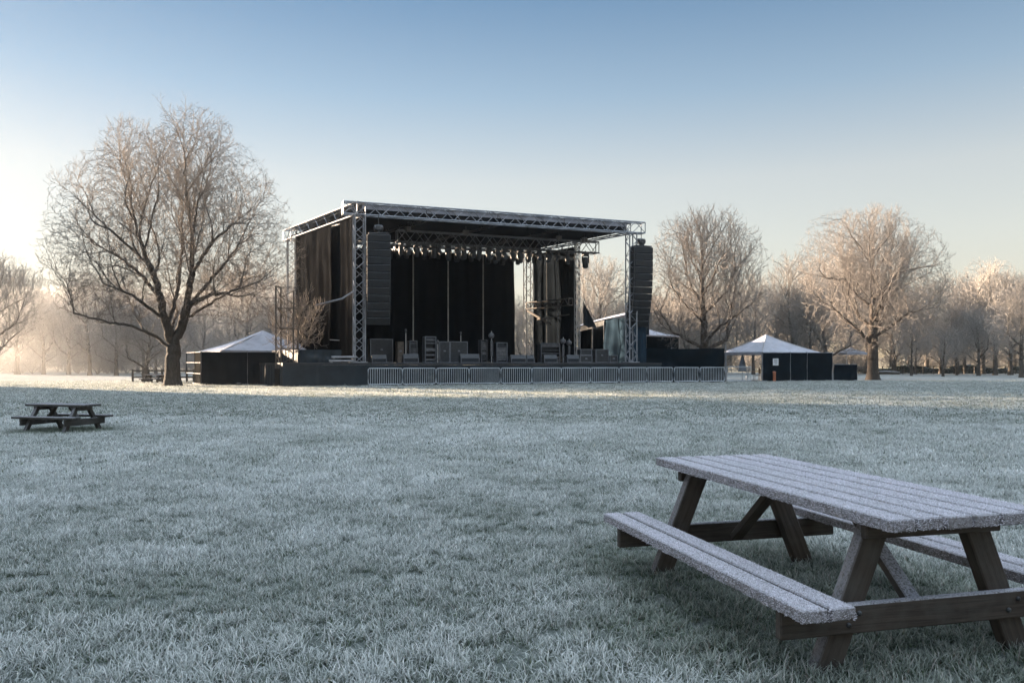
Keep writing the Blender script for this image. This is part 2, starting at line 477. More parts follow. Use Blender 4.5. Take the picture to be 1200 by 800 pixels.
# ------------------------------------------------------------------ trees
def sample_lobes(r, lobes, n):
    out = []
    wts = np.array([l[6] for l in lobes]); wts = wts / wts.sum()
    for l, k in zip(lobes, r.multinomial(n, wts)):
        d = r.normal(0, 1, (k, 3)); d /= np.linalg.norm(d, axis=1)[:, None]
        rad = r.uniform(.12, 1, k) ** .45
        out.append(np.array(l[:3]) + d * rad[:, None] * np.array(l[3:6]))
    return np.concatenate(out)
def grow(seed, limbs, att, step=.28, di=3.0, dk=.42, maxit=140, up=.06, init=None):
    r = np.random.default_rng(seed)
    pos = []; par = []
    for li, L in enumerate(limbs):
        L = np.asarray(L, float)
        if li == 0: prev = -1; pts = [L[0]]
        else:
            d = np.linalg.norm(np.array(pos) - L[0], axis=1); prev = int(d.argmin()); pts = []
        cur = L[0] if li == 0 else np.array(pos[prev])
        if li == 0: pos.append(cur); par.append(-1); prev = 0
        for k in range(1 if li == 0 else 0, len(L)):
            seg = L[k] - cur; nn = max(1, int(round(np.linalg.norm(seg) / step)))
            for q in range(1, nn + 1):
                pnt = cur + seg * q / nn + (r.normal(0, .035, 3) if (li or k > 1) else 0)
                pos.append(pnt); par.append(prev); prev = len(pos) - 1
            cur = L[k]
    P = np.array(pos); par = list(par)
    if init is not None: P = np.array(init[0]); par = list(init[1])
    A = att
    def nearest(A, P):
        bi = np.zeros(len(A), int); bd = np.full(len(A), 1e9)
        for k in range(0, len(P), 256):
            d = np.linalg.norm(A[:, None] - P[None, k:k + 256], axis=2); i = d.argmin(1); dd = d[np.arange(len(A)), i]
            m = dd < bd; bd[m] = dd[m]; bi[m] = i[m] + k
        return bi, bd
    nn, nd = nearest(A, P)
    for it in range(maxit):
        ok = nd > dk; A, nn, nd = A[ok], nn[ok], nd[ok]
        if len(A) == 0: break
        m = nd < di
        if not m.any():
            if init is not None: break
            di *= 1.4; continue
        S = np.zeros((len(P), 3)); np.add.at(S, nn[m], (A[m] - P[nn[m]]) / nd[m][:, None])
        u = np.unique(nn[m]); u = u[np.bincount(np.maximum(par, 0), minlength=len(P))[u] < 4]
        if len(u) == 0: break
        pu = np.array(par)[u]; pd = P[u] - P[np.maximum(pu, 0)]; pd = pd / (np.linalg.norm(pd, axis=1)[:, None] + 1e-6)
        d = S[u]; d = d / (np.linalg.norm(d, axis=1)[:, None] + 1e-6) + .75 * pd + r.normal(0, .09, (len(u), 3)); d[:, 2] += up
        d /= np.linalg.norm(d, axis=1)[:, None]
        N = P[u] + d * step; base = len(P)
        P = np.concatenate([P, N]); par += u.tolist()
        i, dd = nearest(A, N); mm = dd < nd; nd[mm] = dd[mm]; nn[mm] = i[mm] + base
    return P, np.array(par)
def lobe_dist(p, d, lobes):
    """distance along d until p leaves the union of ellipsoids"""
    best = 0.0
    for (cx, cy, cz, rx, ry, rz, _) in lobes:
        ox, oy, oz = (p[0] - cx) / rx, (p[1] - cy) / ry, (p[2] - cz) / rz; dx, dy, dz = d[0] / rx, d[1] / ry, d[2] / rz
        A = dx * dx + dy * dy + dz * dz; B = ox * dx + oy * dy + oz * dz; Cc = ox * ox + oy * oy + oz * oz - 1
        q = B * B - A * Cc
        if q > 0:
            t = (-B + math.sqrt(q)) / A
            if t > best: best = t
    return best
def branch_out(seed, limbs, lobes, clear, sp=(.5, .36, .30, .25), f=(.62, .55, .55, .5), minlen=.2, step=.24, up=.14, levels=4, over=1.12, first=.2):
    """hand-laid limbs carry side branches, these carry twigs, and so on"""
    r = random.Random(seed); P = []; par = []
    def nrm(x, y, z):
        l = math.sqrt(x * x + y * y + z * z) + 1e-9; return (x / l, y / l, z / l)
    def side(d, az):
        ax = (0, 0, 1) if abs(d[2]) < .9 else (1, 0, 0)
        a = nrm(d[1] * ax[2] - d[2] * ax[1], d[2] * ax[0] - d[0] * ax[2], d[0] * ax[1] - d[1] * ax[0])
        b = (d[1] * a[2] - d[2] * a[1], d[2] * a[0] - d[0] * a[2], d[0] * a[1] - d[1] * a[0])
        c, s_ = math.cos(az), math.sin(az); return (a[0] * c + b[0] * s_, a[1] * c + b[1] * s_, a[2] * c + b[2] * s_)
    def shoots(chain, L, lev, start):
        if lev >= levels: return
        n = len(chain); az = r.uniform(0, 6.28); s_ = sp[lev]; pos = max(start * L, s_ * .6)
        while pos < L * .99:
            t = pos / L; i = min(n - 1, max(1, int(t * (n - 1)))); p = P[chain[i]]; q = P[chain[i - 1]]
            d = nrm(p[0] - q[0], p[1] - q[1], p[2] - q[2]); az += 2.4 + r.uniform(-.5, .5); sd = side(d, az)
            an = r.uniform(.5, .95) if lev else r.uniform(.55, 1.0); c, s2 = math.cos(an), math.sin(an)
            nd = nrm(d[0] * c + sd[0] * s2, d[1] * c + sd[1] * s2, d[2] * c + sd[2] * s2 + .3)
            ln = (L * f[lev] * (1 - .62 * t) + .15) * r.uniform(.6, 1.2)
            if lev < 3:
                m = lobe_dist(p, nd, lobes) * over * r.uniform(.8, 1.08) + .25; ln = min(ln, m)
            if ln > minlen and p[2] > clear - 1.2: limb(chain[i], nd, ln, lev + 1)
            pos += s_ * r.uniform(.65, 1.4)
    def limb(i0, d, ln, lev):
        st = step if lev < 3 else step * .8; n = max(2, int(ln / st)); st = ln / n; chain = [i0]; p = P[i0]; wob = .055 + .03 * lev
        bend = (r.gauss(0, .05), r.gauss(0, .05), abs(r.gauss(0, .06)))
        for k in range(n):
            d = nrm(d[0] + r.gauss(0, wob) + bend[0], d[1] + r.gauss(0, wob) + bend[1], d[2] + r.gauss(0, wob) + bend[2] + up * .5)
            p = (p[0] + d[0] * st, p[1] + d[1] * st, p[2] + d[2] * st); P.append(p); par.append(chain[-1]); chain.append(len(P) - 1)
        shoots(chain, ln, lev, .12)
    chains = []
    for li, L in enumerate(limbs):
        if li == 0: P.append(tuple(L[0])); par.append(-1); chain = [0]; st = 0
        else:
            st = min(range(len(P)), key=lambda k: (P[k][0] - L[0][0]) ** 2 + (P[k][1] - L[0][1]) ** 2 + (P[k][2] - L[0][2]) ** 2); chain = [st]
        cur = P[st]
        for k in range(1, len(L)):
            dx = [L[k][j] - cur[j] for j in range(3)]; nn = max(1, int(round(math.sqrt(sum(x * x for x in dx)) / step))); b0 = cur
            for q in range(1, nn + 1):
                w_ = .03 if (li or k > 1) else 0
                P.append(tuple(b0[j] + dx[j] * q / nn + r.gauss(0, w_) for j in range(3))); par.append(chain[-1]); chain.append(len(P) - 1)
            cur = L[k]
        # run the limb on to the outline of the crown
        if lobes and li:
            p, q = P[chain[-1]], P[chain[-4]] if len(chain) > 4 else P[chain[0]]; d = nrm(p[0] - q[0], p[1] - q[1], p[2] - q[2])
            m = lobe_dist(p, d, lobes) * r.uniform(.85, 1.05)
            for k in range(int(m / step)):
                d = nrm(d[0] + r.gauss(0, .1), d[1] + r.gauss(0, .1), d[2] + r.gauss(0, .1) + .04); p = tuple(p[j] + d[j] * step for j in range(3)); P.append(p); par.append(chain[-1]); chain.append(len(P) - 1)
        chains.append(chain)
    for li, ch in enumerate(chains):
        L = step * (len(ch) - 1)
        shoots(ch, L, 0, .5 if li == 0 else first)
    return np.array(P), np.array(par)
def tree_meshes(seed, P, par, r_base, r_tip, mat, twigs=2, twig_len=.42, twig_r=.009, split=.11, flare=.55, seg_hi=9):
    r = np.random.default_rng(seed + 99)
    n = len(P)
    kids = [[] for _ in range(n)]
    for i in range(1, n): kids[par[i]].append(i)
    tips = sum(1 for k in kids if not k)
    e = math.log(max(tips, 3)) / math.log(r_base / r_tip)
    acc = np.zeros(n)
    for i in range(n - 1, -1, -1):
        if not kids[i]: acc[i] = r_tip ** e
        if par[i] >= 0: acc[par[i]] += acc[i]
    rad = np.maximum(acc ** (1 / e), twig_r * .95)
    rad = rad * (1 + flare * np.exp(-np.clip(P[:, 2], 0, None) / .45) * (rad > r_base * .6))
    main = np.array([max(k, key=lambda c: rad[c]) if k else -1 for k in kids])
    D = np.zeros((n, 3))
    for i in range(n):
        a = P[i] - P[par[i]] if par[i] >= 0 else np.array([0, 0, 1.])
        b = P[main[i]] - P[i] if main[i] >= 0 else a
        d = a / (np.linalg.norm(a) + 1e-9) + b / (np.linalg.norm(b) + 1e-9); D[i] = d / (np.linalg.norm(d) + 1e-9)
    def frames(T):
        ref = np.where(np.abs(T[:, [1]]) < .93, np.array([[0, 1., 0]]), np.array([[1., 0, 0]]))
        a = np.cross(T, ref); a /= np.linalg.norm(a, axis=1)[:, None]; return a, np.cross(T, a)
    def prisms(p0, d0, r0, p1, d1, r1, s):
        k = len(p0); t = np.arange(s) * 2 * math.pi / s
        def ring(p, d, rr):
            a, b = frames(d)
            return p[:, None] + rr[:, None, None] * (np.cos(t)[None, :, None] * a[:, None] + np.sin(t)[None, :, None] * b[:, None])
        V = np.concatenate([ring(p0, d0, r0), ring(p1, d1, r1)], 1).reshape(-1, 3)
        base = (np.arange(k) * 2 * s)[:, None, None]; j = np.arange(s)
        q = np.stack([j, (j + 1) % s, s + (j + 1) % s, s + j], 1)[None]
        A = np.concatenate([np.repeat(r0[:, None], s, 1), np.repeat(r1[:, None], s, 1)], 1).ravel()
        return V, (base + q).reshape(-1, 4), A
    c = np.arange(1, n); p = par[1:]
    ismain = main[p] == c
    r0 = np.where(ismain, rad[p], np.minimum(rad[p], rad[c] * 1.15)); seg = P[c] - P[p]; sd = seg / (np.linalg.norm(seg, axis=1)[:, None] + 1e-9)
    d0 = np.where(ismain[:, None], D[p], sd)
    def merge(parts):
        V = []; Q = []; A = []; o = 0
        for v, q, a in parts: V.append(v); Q.append(q + o); A.append(a); o += len(v)
        return np.concatenate(V), np.concatenate(Q), np.concatenate(A)
    hi = rad[c] > split
    trunk = merge([prisms(P[p][hi], d0[hi], r0[hi], P[c][hi], D[c][hi], rad[c][hi], seg_hi)])
    parts = []
    mid = (~hi) & (rad[c] > .035); lo = (~hi) & ~mid
    for msk, s in ((mid, 5), (lo, 3)):
        if msk.any(): parts.append(prisms(P[p][msk], d0[msk], r0[msk], P[c][msk], D[c][msk], rad[c][msk], s))
    cand = np.where(rad < .045)[0]
    src = np.repeat(cand, twigs)
    if twigs and len(src):
        k = len(src); d = D[src] + r.normal(0, .42, (k, 3)); d[:, 2] += .4; d /= np.linalg.norm(d, axis=1)[:, None]
        ln = twig_len * r.uniform(.5, 1.3, k)[:, None]
        p0 = P[src]; p1 = p0 + d * ln * .55; d2 = d + r.normal(0, .25, (k, 3)); d2[:, 2] += .1; d2 /= np.linalg.norm(d2, axis=1)[:, None]
        p2 = p1 + d2 * ln * .6
        w0 = np.full(k, twig_r); w1 = np.full(k, twig_r * .85); w2 = np.full(k, twig_r * .5)
        parts.append(prisms(p0, d, w0, p1, d2, w1, 3)); parts.append(prisms(p1, d2, w1, p2, d2, w2, 3))
        d3 = d + r.normal(0, .55, (k, 3)); d3 /= np.linalg.norm(d3, axis=1)[:, None]
        p3 = p1 + d3 * ln * .5; parts.append(prisms(p1, d3, w1, p3, d3, w2, 3))
    crown = merge(parts)
    mt = raw_mesh('trunk', trunk[0], trunk[1], mat, {'rad': trunk[2]}, True)
    mc = raw_mesh('crown', crown[0], crown[1], mat, {'rad': crown[2]}, False)
    return mt, mc
def place_tree(meshes, label, loc, rz=0, s=1.0, group=None, sz=None, name='bare_tree'):
    t = thing(name, label, 'tree', loc, rz, group)
    t.scale = (s, s, sz or s)
    link('trunk', meshes[0], t); link('crown', meshes[1], t)
    return t

# big tree left of the stage, limbs laid out after the photograph, with depth
def zl(X, Y, d=0.0):
    px = 40 + X / 2.353; py = 120 + Y / 2.353
    return ((px - 202) / 19.4, d, (453 - py) / 19.4)
limbs_left = [
    [zl(381, 783), zl(381, 720), zl(384, 672, .05)],
    [zl(384, 672), zl(366, 600, -.3), zl(350, 500, -.6), zl(320, 420, -.9), zl(298, 300, -1.3), zl(272, 180, -1.5), zl(262, 90, -1.4)],
    [zl(384, 672), zl(405, 600, .3), zl(428, 470, .4), zl(425, 350, .5), zl(412, 240, .3), zl(408, 120, .2), zl(412, 50, 0)],
    [zl(415, 570, .3), zl(470, 480, 1.2), zl(520, 400, 2.0), zl(560, 310, 2.4), zl(600, 220, 2.6)],
    [zl(378, 610, .3), zl(372, 500, 1.4), zl(360, 400, 2.5), zl(350, 260, 3.2), zl(330, 150, 3.4)],
    [zl(372, 680), zl(340, 640, -.6), zl(280, 615, -1.0), zl(190, 600, -1.2), zl(110, 572, -1.3)],
    [zl(352, 540, -.5), zl(290, 480, .6), zl(210, 420, 1.2), zl(120, 375, 1.6)],
    [zl(335, 450, -.8), zl(260, 370, -2.2), zl(190, 290, -3.0), zl(130, 240, -3.2)],
    [zl(420, 560, .3), zl(490, 535, -.8), zl(570, 530, -1.6), zl(650, 500, -1.9)],
    [zl(432, 470, .4), zl(500, 400, -1.0), zl(580, 350, -2.0), zl(660, 300, -2.4)],
    [zl(425, 380, .5), zl(470, 290, -1.2), zl(510, 190, -2.0), zl(530, 120, -2.2)],
    [zl(366, 600, -.3), zl(320, 540, -2.2), zl(260, 510, -3.6), zl(170, 500, -4.4)],
    [zl(405, 600, .3), zl(450, 540, 2.6), zl(520, 480, 4.2), zl(600, 430, 4.8)],
    [zl(372, 640, 0), zl(350, 570, 2.4), zl(280, 530, 4.4), zl(200, 470, 5.0)],
]
lobes_left = [(0, 0, 9.4, 7.0, 5.8, 5.9, 5), (-3.6, 0, 7.4, 4.1, 4.2, 4.0, 2), (3.7, 0, 7.6, 4.1, 4.2, 4.0, 2),
              (-1.8, 0, 13.0, 2.6, 2.8, 2.9, 1.4), (1.5, 0, 13.4, 2.7, 2.8, 3.3, 1.5)]
P_, par_ = branch_out(41, limbs_left, lobes_left, 3.4, sp=(.75, .55, .45, .3), levels=3, first=.3)
att = sample_lobes(np.random.default_rng(43), lobes_left, 17000); att = att[att[:, 2] > 3.3]
P_, par_ = grow(43, [], att, .2, 1.7, .235, 50, .34, (P_, par_))
left_tree = tree_meshes(41, P_, par_, .42, .0046, M['bark_left'], 1, .36, .007)
place_tree(left_tree, 'tall bare tree with dark forked trunk left of the stage', G(202, 453.2))

def auto_tree(seed, Ht, rx, zc, rz_, trunk_frac, nlimb, natt, r_base, mat, bend=.3, tl=.42, tw=2, tr=.009, step=.3, clear=.16, fork=False, ry=None, tip=.0065, dk=.3, levels=3, sp=(.6, .46, .4, .3)):
    r = np.random.default_rng(seed)
    bx, by = r.normal(0, bend, 2)
    trunk = [(0, 0, 0), (0, 0, Ht * .1), (bx * .3, by * .3, Ht * .3), (bx, by, Ht * .55), (bx * .8, by * 1.3, Ht * trunk_frac)]
    limbs = [trunk]
    tp = np.array(trunk)
    for k in range(nlimb):
        f = clear + (trunk_frac - clear - .1) * (k / max(1, nlimb - 1)) ** 1.1; z = Ht * f
        x0 = np.interp(z, tp[:, 2], tp[:, 0]); y0 = np.interp(z, tp[:, 2], tp[:, 1])
        az = k * 2.4 + r.uniform(-.4, .4); L = rx * (1.05 - .35 * f) * r.uniform(.75, 1.0); el = R(r.uniform(18, 36) + 30 * f)
        pts = [(x0, y0, z)]
        for q in (.35, .7, 1.0):
            e = el + .35 * q * r.uniform(-.2, 1)
            pts.append((x0 + math.cos(az) * L * q * math.cos(e), y0 + math.sin(az) * L * q * math.cos(e), z + L * q * math.sin(e)))
            az += r.uniform(-.18, .18)
        limbs.append(pts)
    lob = [(0, 0, zc, rx * .95, (ry or rx) * .95, rz_, 4)]
    for k in range(5):
        a = k * 1.257 + r.uniform(-.3, .3); lob.append((math.cos(a) * rx * .5, math.sin(a) * rx * .5, zc + r.uniform(-.35, .5) * rz_, rx * .5, rx * .5, rz_ * r.uniform(.42, .6), .8))
    P, pa = branch_out(seed, limbs, lob, Ht * clear, levels=levels, sp=sp)
    at_ = sample_lobes(r, lob, natt); at_ = at_[at_[:, 2] > Ht * clear]
    P, pa = grow(seed, [], at_, step, 1.8, dk, 40, .25, (P, pa))
    return tree_meshes(seed, P, pa, r_base, tip, mat, tw, tl, tr)

right_a = auto_tree(52, 13.3, 5.3, 7.4, 5.9, .9, 13, 8000, .36, M['bark_right'], tl=.34, tr=.0075, clear=.14, tw=1, step=.22, dk=.28)
right_b = auto_tree(67, 14.0, 6.3, 8.2, 6.0, .88, 14, 10000, .42, M['bark_right'], tl=.34, tr=.0075, clear=.17, tw=1, step=.22, dk=.28)
place_tree(right_a, 'frosted bare tree between the speaker column and the right white tent', gx(826, 63), .6)
place_tree(right_b, 'broad frosted bare tree with stout dark trunk right of the dark screens', gx(1023, 67.5), 1.1)
wood = [auto_tree(71, 11, 4.0, 6.6, 4.6, .9, 11, 4500, .22, M['bark_wood'], tl=.42, tr=.011, step=.3, clear=.14, tip=.011, levels=2, sp=(.55, .4, .3), tw=1, dk=.36),
        auto_tree(82, 12, 3.4, 7.0, 5.2, .92, 11, 4200, .2, M['bark_wood'], tl=.42, tr=.011, step=.3, clear=.2, tip=.011, levels=2, sp=(.55, .4, .3), tw=1, dk=.36),
        auto_tree(93, 9, 4.4, 5.4, 4.0, .85, 10, 4500, .2, M['bark_wood'], tl=.42, tr=.011, step=.3, clear=.1, tip=.011, levels=2, sp=(.55, .4, .3), tw=1, dk=.36),
        auto_tree(104, 10, 2.6, 6.0, 4.5, .9, 10, 3200, .15, M['bark_wood'], tl=.4, tr=.010, step=.28, clear=.12, tip=.011, levels=2, sp=(.5, .4, .3), tw=1, dk=.34)]
sapl = auto_tree(115, 5.0, 2.0, 3.2, 1.9, .85, 8, 600, .07, M['bark_left'], tl=.4, tr=.011, step=.26, clear=.25, bend=.1, levels=2, sp=(.3, .22, .18), tw=1)
KH = [11, 12, 9, 10]
# named trees of the wood: px, distance, top row, kind, label
named = [
    (-6, 76, 296, 0, 'frosted tree at the left edge below the brightest sky'),
    (171, 66, 362, 2, 'small golden frosted tree on a thin stem above the rail fence'),
    (702, 86, 300, 0, 'frosted tree seen between stage tower and right speaker column'),
    (931, 98, 300, 1, 'narrow frosted tree rising behind the right white tent'),
    (1166, 92, 306, 1, 'tall frosted tree near the right edge of the wood'),
    (1197, 78, 328, 0, 'dark stemmed frosted tree standing at the right edge'),
    (1130, 104, 322, 3, 'slender frosted tree right of the broad tree crown'),
    (1068, 88, 372, 3, 'small twin stemmed tree by the low hedge'),
    (1105, 84, 378, 3, 'thin stemmed young tree left of the thick hedge trunk'),
    (1147, 88, 360, 0, 'low tree with thick pale trunk by the hedge'),
    (1121, 92, 385, 3, 'thinnest young tree between two hedge trunks'),
]
rr = np.random.default_rng(17)
for px, D, ty, k, lab in named:
    hgt = H + (HY - ty) * D / F
    s = hgt / (KH[k] * 1.02)
    p = gx(px, D); p[2] = float(terrain(p[0], p[1]))
    place_tree(wood[k], lab, p, rr.uniform(0, 6.28), max(s, .75), sz=s)
def wood_rows(px0, px1, dx, D0, D1, top, label, group, jit=14):
    x = px0
    while x < px1:
        D = rr.uniform(D0, D1); k = int(rr.integers(0, 4)); ty = top(x) + rr.normal(0, jit)
        hgt = max(5.0, H + (HY - ty) * D / F); s = hgt / KH[k]
        p = gx(x, D); p[2] = float(terrain(p[0], p[1]))
        place_tree(wood[k], label, p, rr.uniform(0, 6.28), max(s, .8) * rr.uniform(.95, 1.15), group, sz=s)
        x += dx * rr.uniform(.7, 1.3)
gl = 'hazy frosted tree in the golden wood left of the stage'
wood_rows(20, 350, 30, 82, 108, lambda x: 352 - 12 * math.sin(x * .05), gl, 'trees of the golden wood left')
wood_rows(-80, 360, 26, 100, 128, lambda x: 350, gl, 'trees of the golden wood left')
wood_rows(-160, 420, 27, 135, 165, lambda x: 352, gl, 'trees of the golden wood left')
gb = 'frosted tree of the wood glimpsed behind the stage'
wood_rows(430, 745, 26, 100, 125, lambda x: 345 if x < 650 else 352, gb, 'trees glimpsed behind the stage')
gr = 'frosted tree in the wood right of the stage'
wood_rows(760, 1215, 26, 92, 112, lambda x: 345, gr, 'trees of the frosted wood right')
wood_rows(760, 1260, 27, 120, 150, lambda x: 338, gr, 'trees of the frosted wood right')

# thicket under the wood, and an unseen evergreen belt added to shade the field
def twig_bush(seed, w_, h_):
    r = np.random.default_rng(seed)
    att = sample_lobes(r, [(0, 0, h_ * .5, w_ / 2, w_ / 2, h_ * .5, 1)], 700); att = att[att[:, 2] > .15]
    limbs = [[(0, 0, 0), (0, 0, h_ * .3)]] + [[(0, 0, .1), (math.cos(a) * w_ * .3, math.sin(a) * w_ * .3, h_ * .5)] for a in np.arange(5) * 1.26]
    P, pa = grow(seed, limbs, att, .3, 2.5, .35, 60)
    return tree_meshes(seed, P, pa, .06, .014, M['bark_wood'], 2, .5, .015, split=.055)[1]
bushes = [twig_bush(5, 5, 4.2), twig_bush(6, 6, 3.6), twig_bush(8, 4.5, 5)]
r = np.random.default_rng(23)
n = 210
pxs = np.concatenate([r.uniform(-120, 420, 100), r.uniform(420, 760, 25), r.uniform(760, 1010, 45), r.uniform(1010, 1290, 30)]); n = len(pxs)
Ds = r.uniform(98, 172, n); Ds[170:] = r.uniform(128, 172, n - 170)
pp = np.stack([(pxs - 600) / F * Ds, Ds], 1); zz = terrain(pp[:, 0], pp[:, 1])
sc = r.uniform(.8, 1.35, n)
scatter('thicket', np.column_stack([pp, zz - .1]), np.column_stack([np.zeros(n), np.zeros(n), r.uniform(0, 6.28, n)]),
        np.column_stack([sc, sc, sc * r.uniform(.8, 1.1, n)]), r.integers(0, 3, n), bushes, None, 'frosted undergrowth filling the far wood', 'undergrowth')

def conifer(seed, h_, base):
    r = np.random.default_rng(seed)
    n = 2600
    z = base + (h_ - base) * r.uniform(0, 1, n) ** 1.1; rad = (2.9 * (1 - (z - base) / (h_ - base)) ** .7 + .25) * np.sqrt(r.uniform(.15, 1, n)); a = r.uniform(0, 6.28, n)
    c = np.stack([rad * np.cos(a), rad * np.sin(a), z], 1)
    d1 = r.normal(0, 1, (n, 3)); d1 /= np.linalg.norm(d1, axis=1)[:, None]; d2 = np.cross(d1, r.normal(0, 1, (n, 3))); d2 /= np.linalg.norm(d2, axis=1)[:, None]
    s1 = .42 * r.uniform(.6, 1.3, (n, 1)); s2 = .2
    V = np.stack([c - d1 * s1, c + d2 * s2, c + d1 * s1, c - d2 * s2], 1).reshape(-1, 3)
    Q = np.arange(4 * n).reshape(-1, 4)
    t = np.arange(7) * 6.283 / 7
    V2 = np.concatenate([np.stack([.22 * np.cos(t), .22 * np.sin(t), np.zeros(7)], 1), np.stack([.08 * np.cos(t), .08 * np.sin(t), np.full(7, h_ * .9)], 1)])
    Q2 = np.stack([np.arange(7), (np.arange(7) + 1) % 7, 7 + (np.arange(7) + 1) % 7, 7 + np.arange(7)], 1) + len(V)
    return raw_mesh('conifer', np.concatenate([V, V2]), np.concatenate([Q, Q2]), M['hedge'])
pts = []; kk = []
for D in np.arange(10, 84, 3.1):
    for row in range(3):
        x = -62 - row * 3.6 + r.normal(0, .4); y = D + row * 1.1 + r.normal(0, .5)
        yy = y - row * 2.2
        if yy > 65: kk.append(2 if yy < 70 else -1)  # openings in the added belt let sun strips reach the grass
        else: kk.append(int(r.integers(0, 2)))
        pts.append((x, y, 0))
pts = np.array(pts); kk = np.array(kk); ok = kk >= 0; pts = pts[ok]; kk = kk[ok]; n = len(pts); sc = r.uniform(.95, 1.15, n)
scatter('added_shade_belt', pts, np.column_stack([np.zeros(n), np.zeros(n), r.uniform(0, 6.28, n)]), np.column_stack([sc, sc, sc]), kk,
        [conifer(1, 15, .3), conifer(2, 13.5, .2), conifer(3, 16, 9.8)], None, 'unseen evergreen belt added left of the field to cast shade', 'wood')

# ------------------------------------------------------------------ picnic tables
def grain_attr(o, axis):
    me = o.data; n = len(me.vertices); co_ = np.zeros(n * 3, np.float32); me.vertices.foreach_get('co', co_); co_ = co_.reshape(-1, 3)
    return co_
def wood_part(name, bars, mat, parent, seed=0):
    """bars: list of (a, b, width, thickness, side); one mesh with a 'grain' coordinate stretched along each bar"""
    mb = MB(); gr = []
    r = random.Random(seed)
    for (a, b, wd, th, side) in bars:
        n0 = mb.n
        mb.bar(a, b, wd, th, side, bev=.006)
        V = mb.v[-1]; a_ = np.asarray(a, float); d = np.asarray(b, float) - a_; d /= np.linalg.norm(d)
        l = (V - a_) @ d; perp = (V - a_) - l[:, None] * d
        gr.append(perp * 38 + d * (l * 2.2)[:, None] + r.uniform(0, 50))
    o = mb.build(name, mat, parent)
    at_ = o.data.attributes.new('grain', 'FLOAT_VECTOR', 'POINT'); at_.data.foreach_set('vector', np.concatenate(gr).astype(np.float32).ravel())
    return o
def crystals(parent, rects, dens, size, seed):
    """frost needles on top faces; rects: (x0, x1, y0, y1, z) plus edges"""
    r = np.random.default_rng(seed); C = []; N = []
    for (x0, x1, y0, y1, z, nx, ny, nz) in rects:
        ex, ey, ez = x1 - x0, y1 - y0, z[1] - z[0]
        dims = sorted([abs(ex), abs(ey), abs(ez)])[1:]
        n = int(dens * dims[0] * dims[1])
        C.append(np.stack([r.uniform(0, 1, n) * ex + x0, r.uniform(0, 1, n) * ey + y0, r.uniform(0, 1, n) * ez + z[0]], 1))
        N.append(np.tile(np.array([nx, ny, nz], float), (n, 1)))
    C = np.concatenate(C); N = np.concatenate(N)
    pt = .6 * vnoise(C[:, 0], C[:, 1], .16, seed) + .4 * vnoise(C[:, 0], C[:, 1], .05, seed + 1)
    kp = r.uniform(0, 1, len(C)) < np.clip(.25 + 1.6 * (pt - .25), .12, 1)
    C, N = C[kp], N[kp]; n = len(C)
    d = N + r.normal(0, .55, (n, 3)); d /= np.linalg.norm(d, axis=1)[:, None]
    L = size * r.uniform(.35, 1.25, (n, 1)) ** 1.3; wd = size * .2
    a = np.cross(d, r.normal(0, 1, (n, 3))); a /= np.linalg.norm(a, axis=1)[:, None]; b = np.cross(d, a)
    base = C - N * .0015
    V = np.stack([base + a * wd, base - a * wd * .5 + b * wd * .87, base - a * wd * .5 - b * wd * .87, base + d * L], 1).reshape(-1, 3)
    o4 = (np.arange(n) * 4)[:, None]
    T = np.stack([np.hstack([o4, o4 + 1, o4 + 3]), np.hstack([o4 + 1, o4 + 2, o4 + 3]), np.hstack([o4 + 2, o4, o4 + 3])], 1).reshape(-1, 3)
    o = link('frost', raw_mesh('frost', V, T, M['frost_crystal']), parent)
    o['kind'] = 'stuff'
    return o
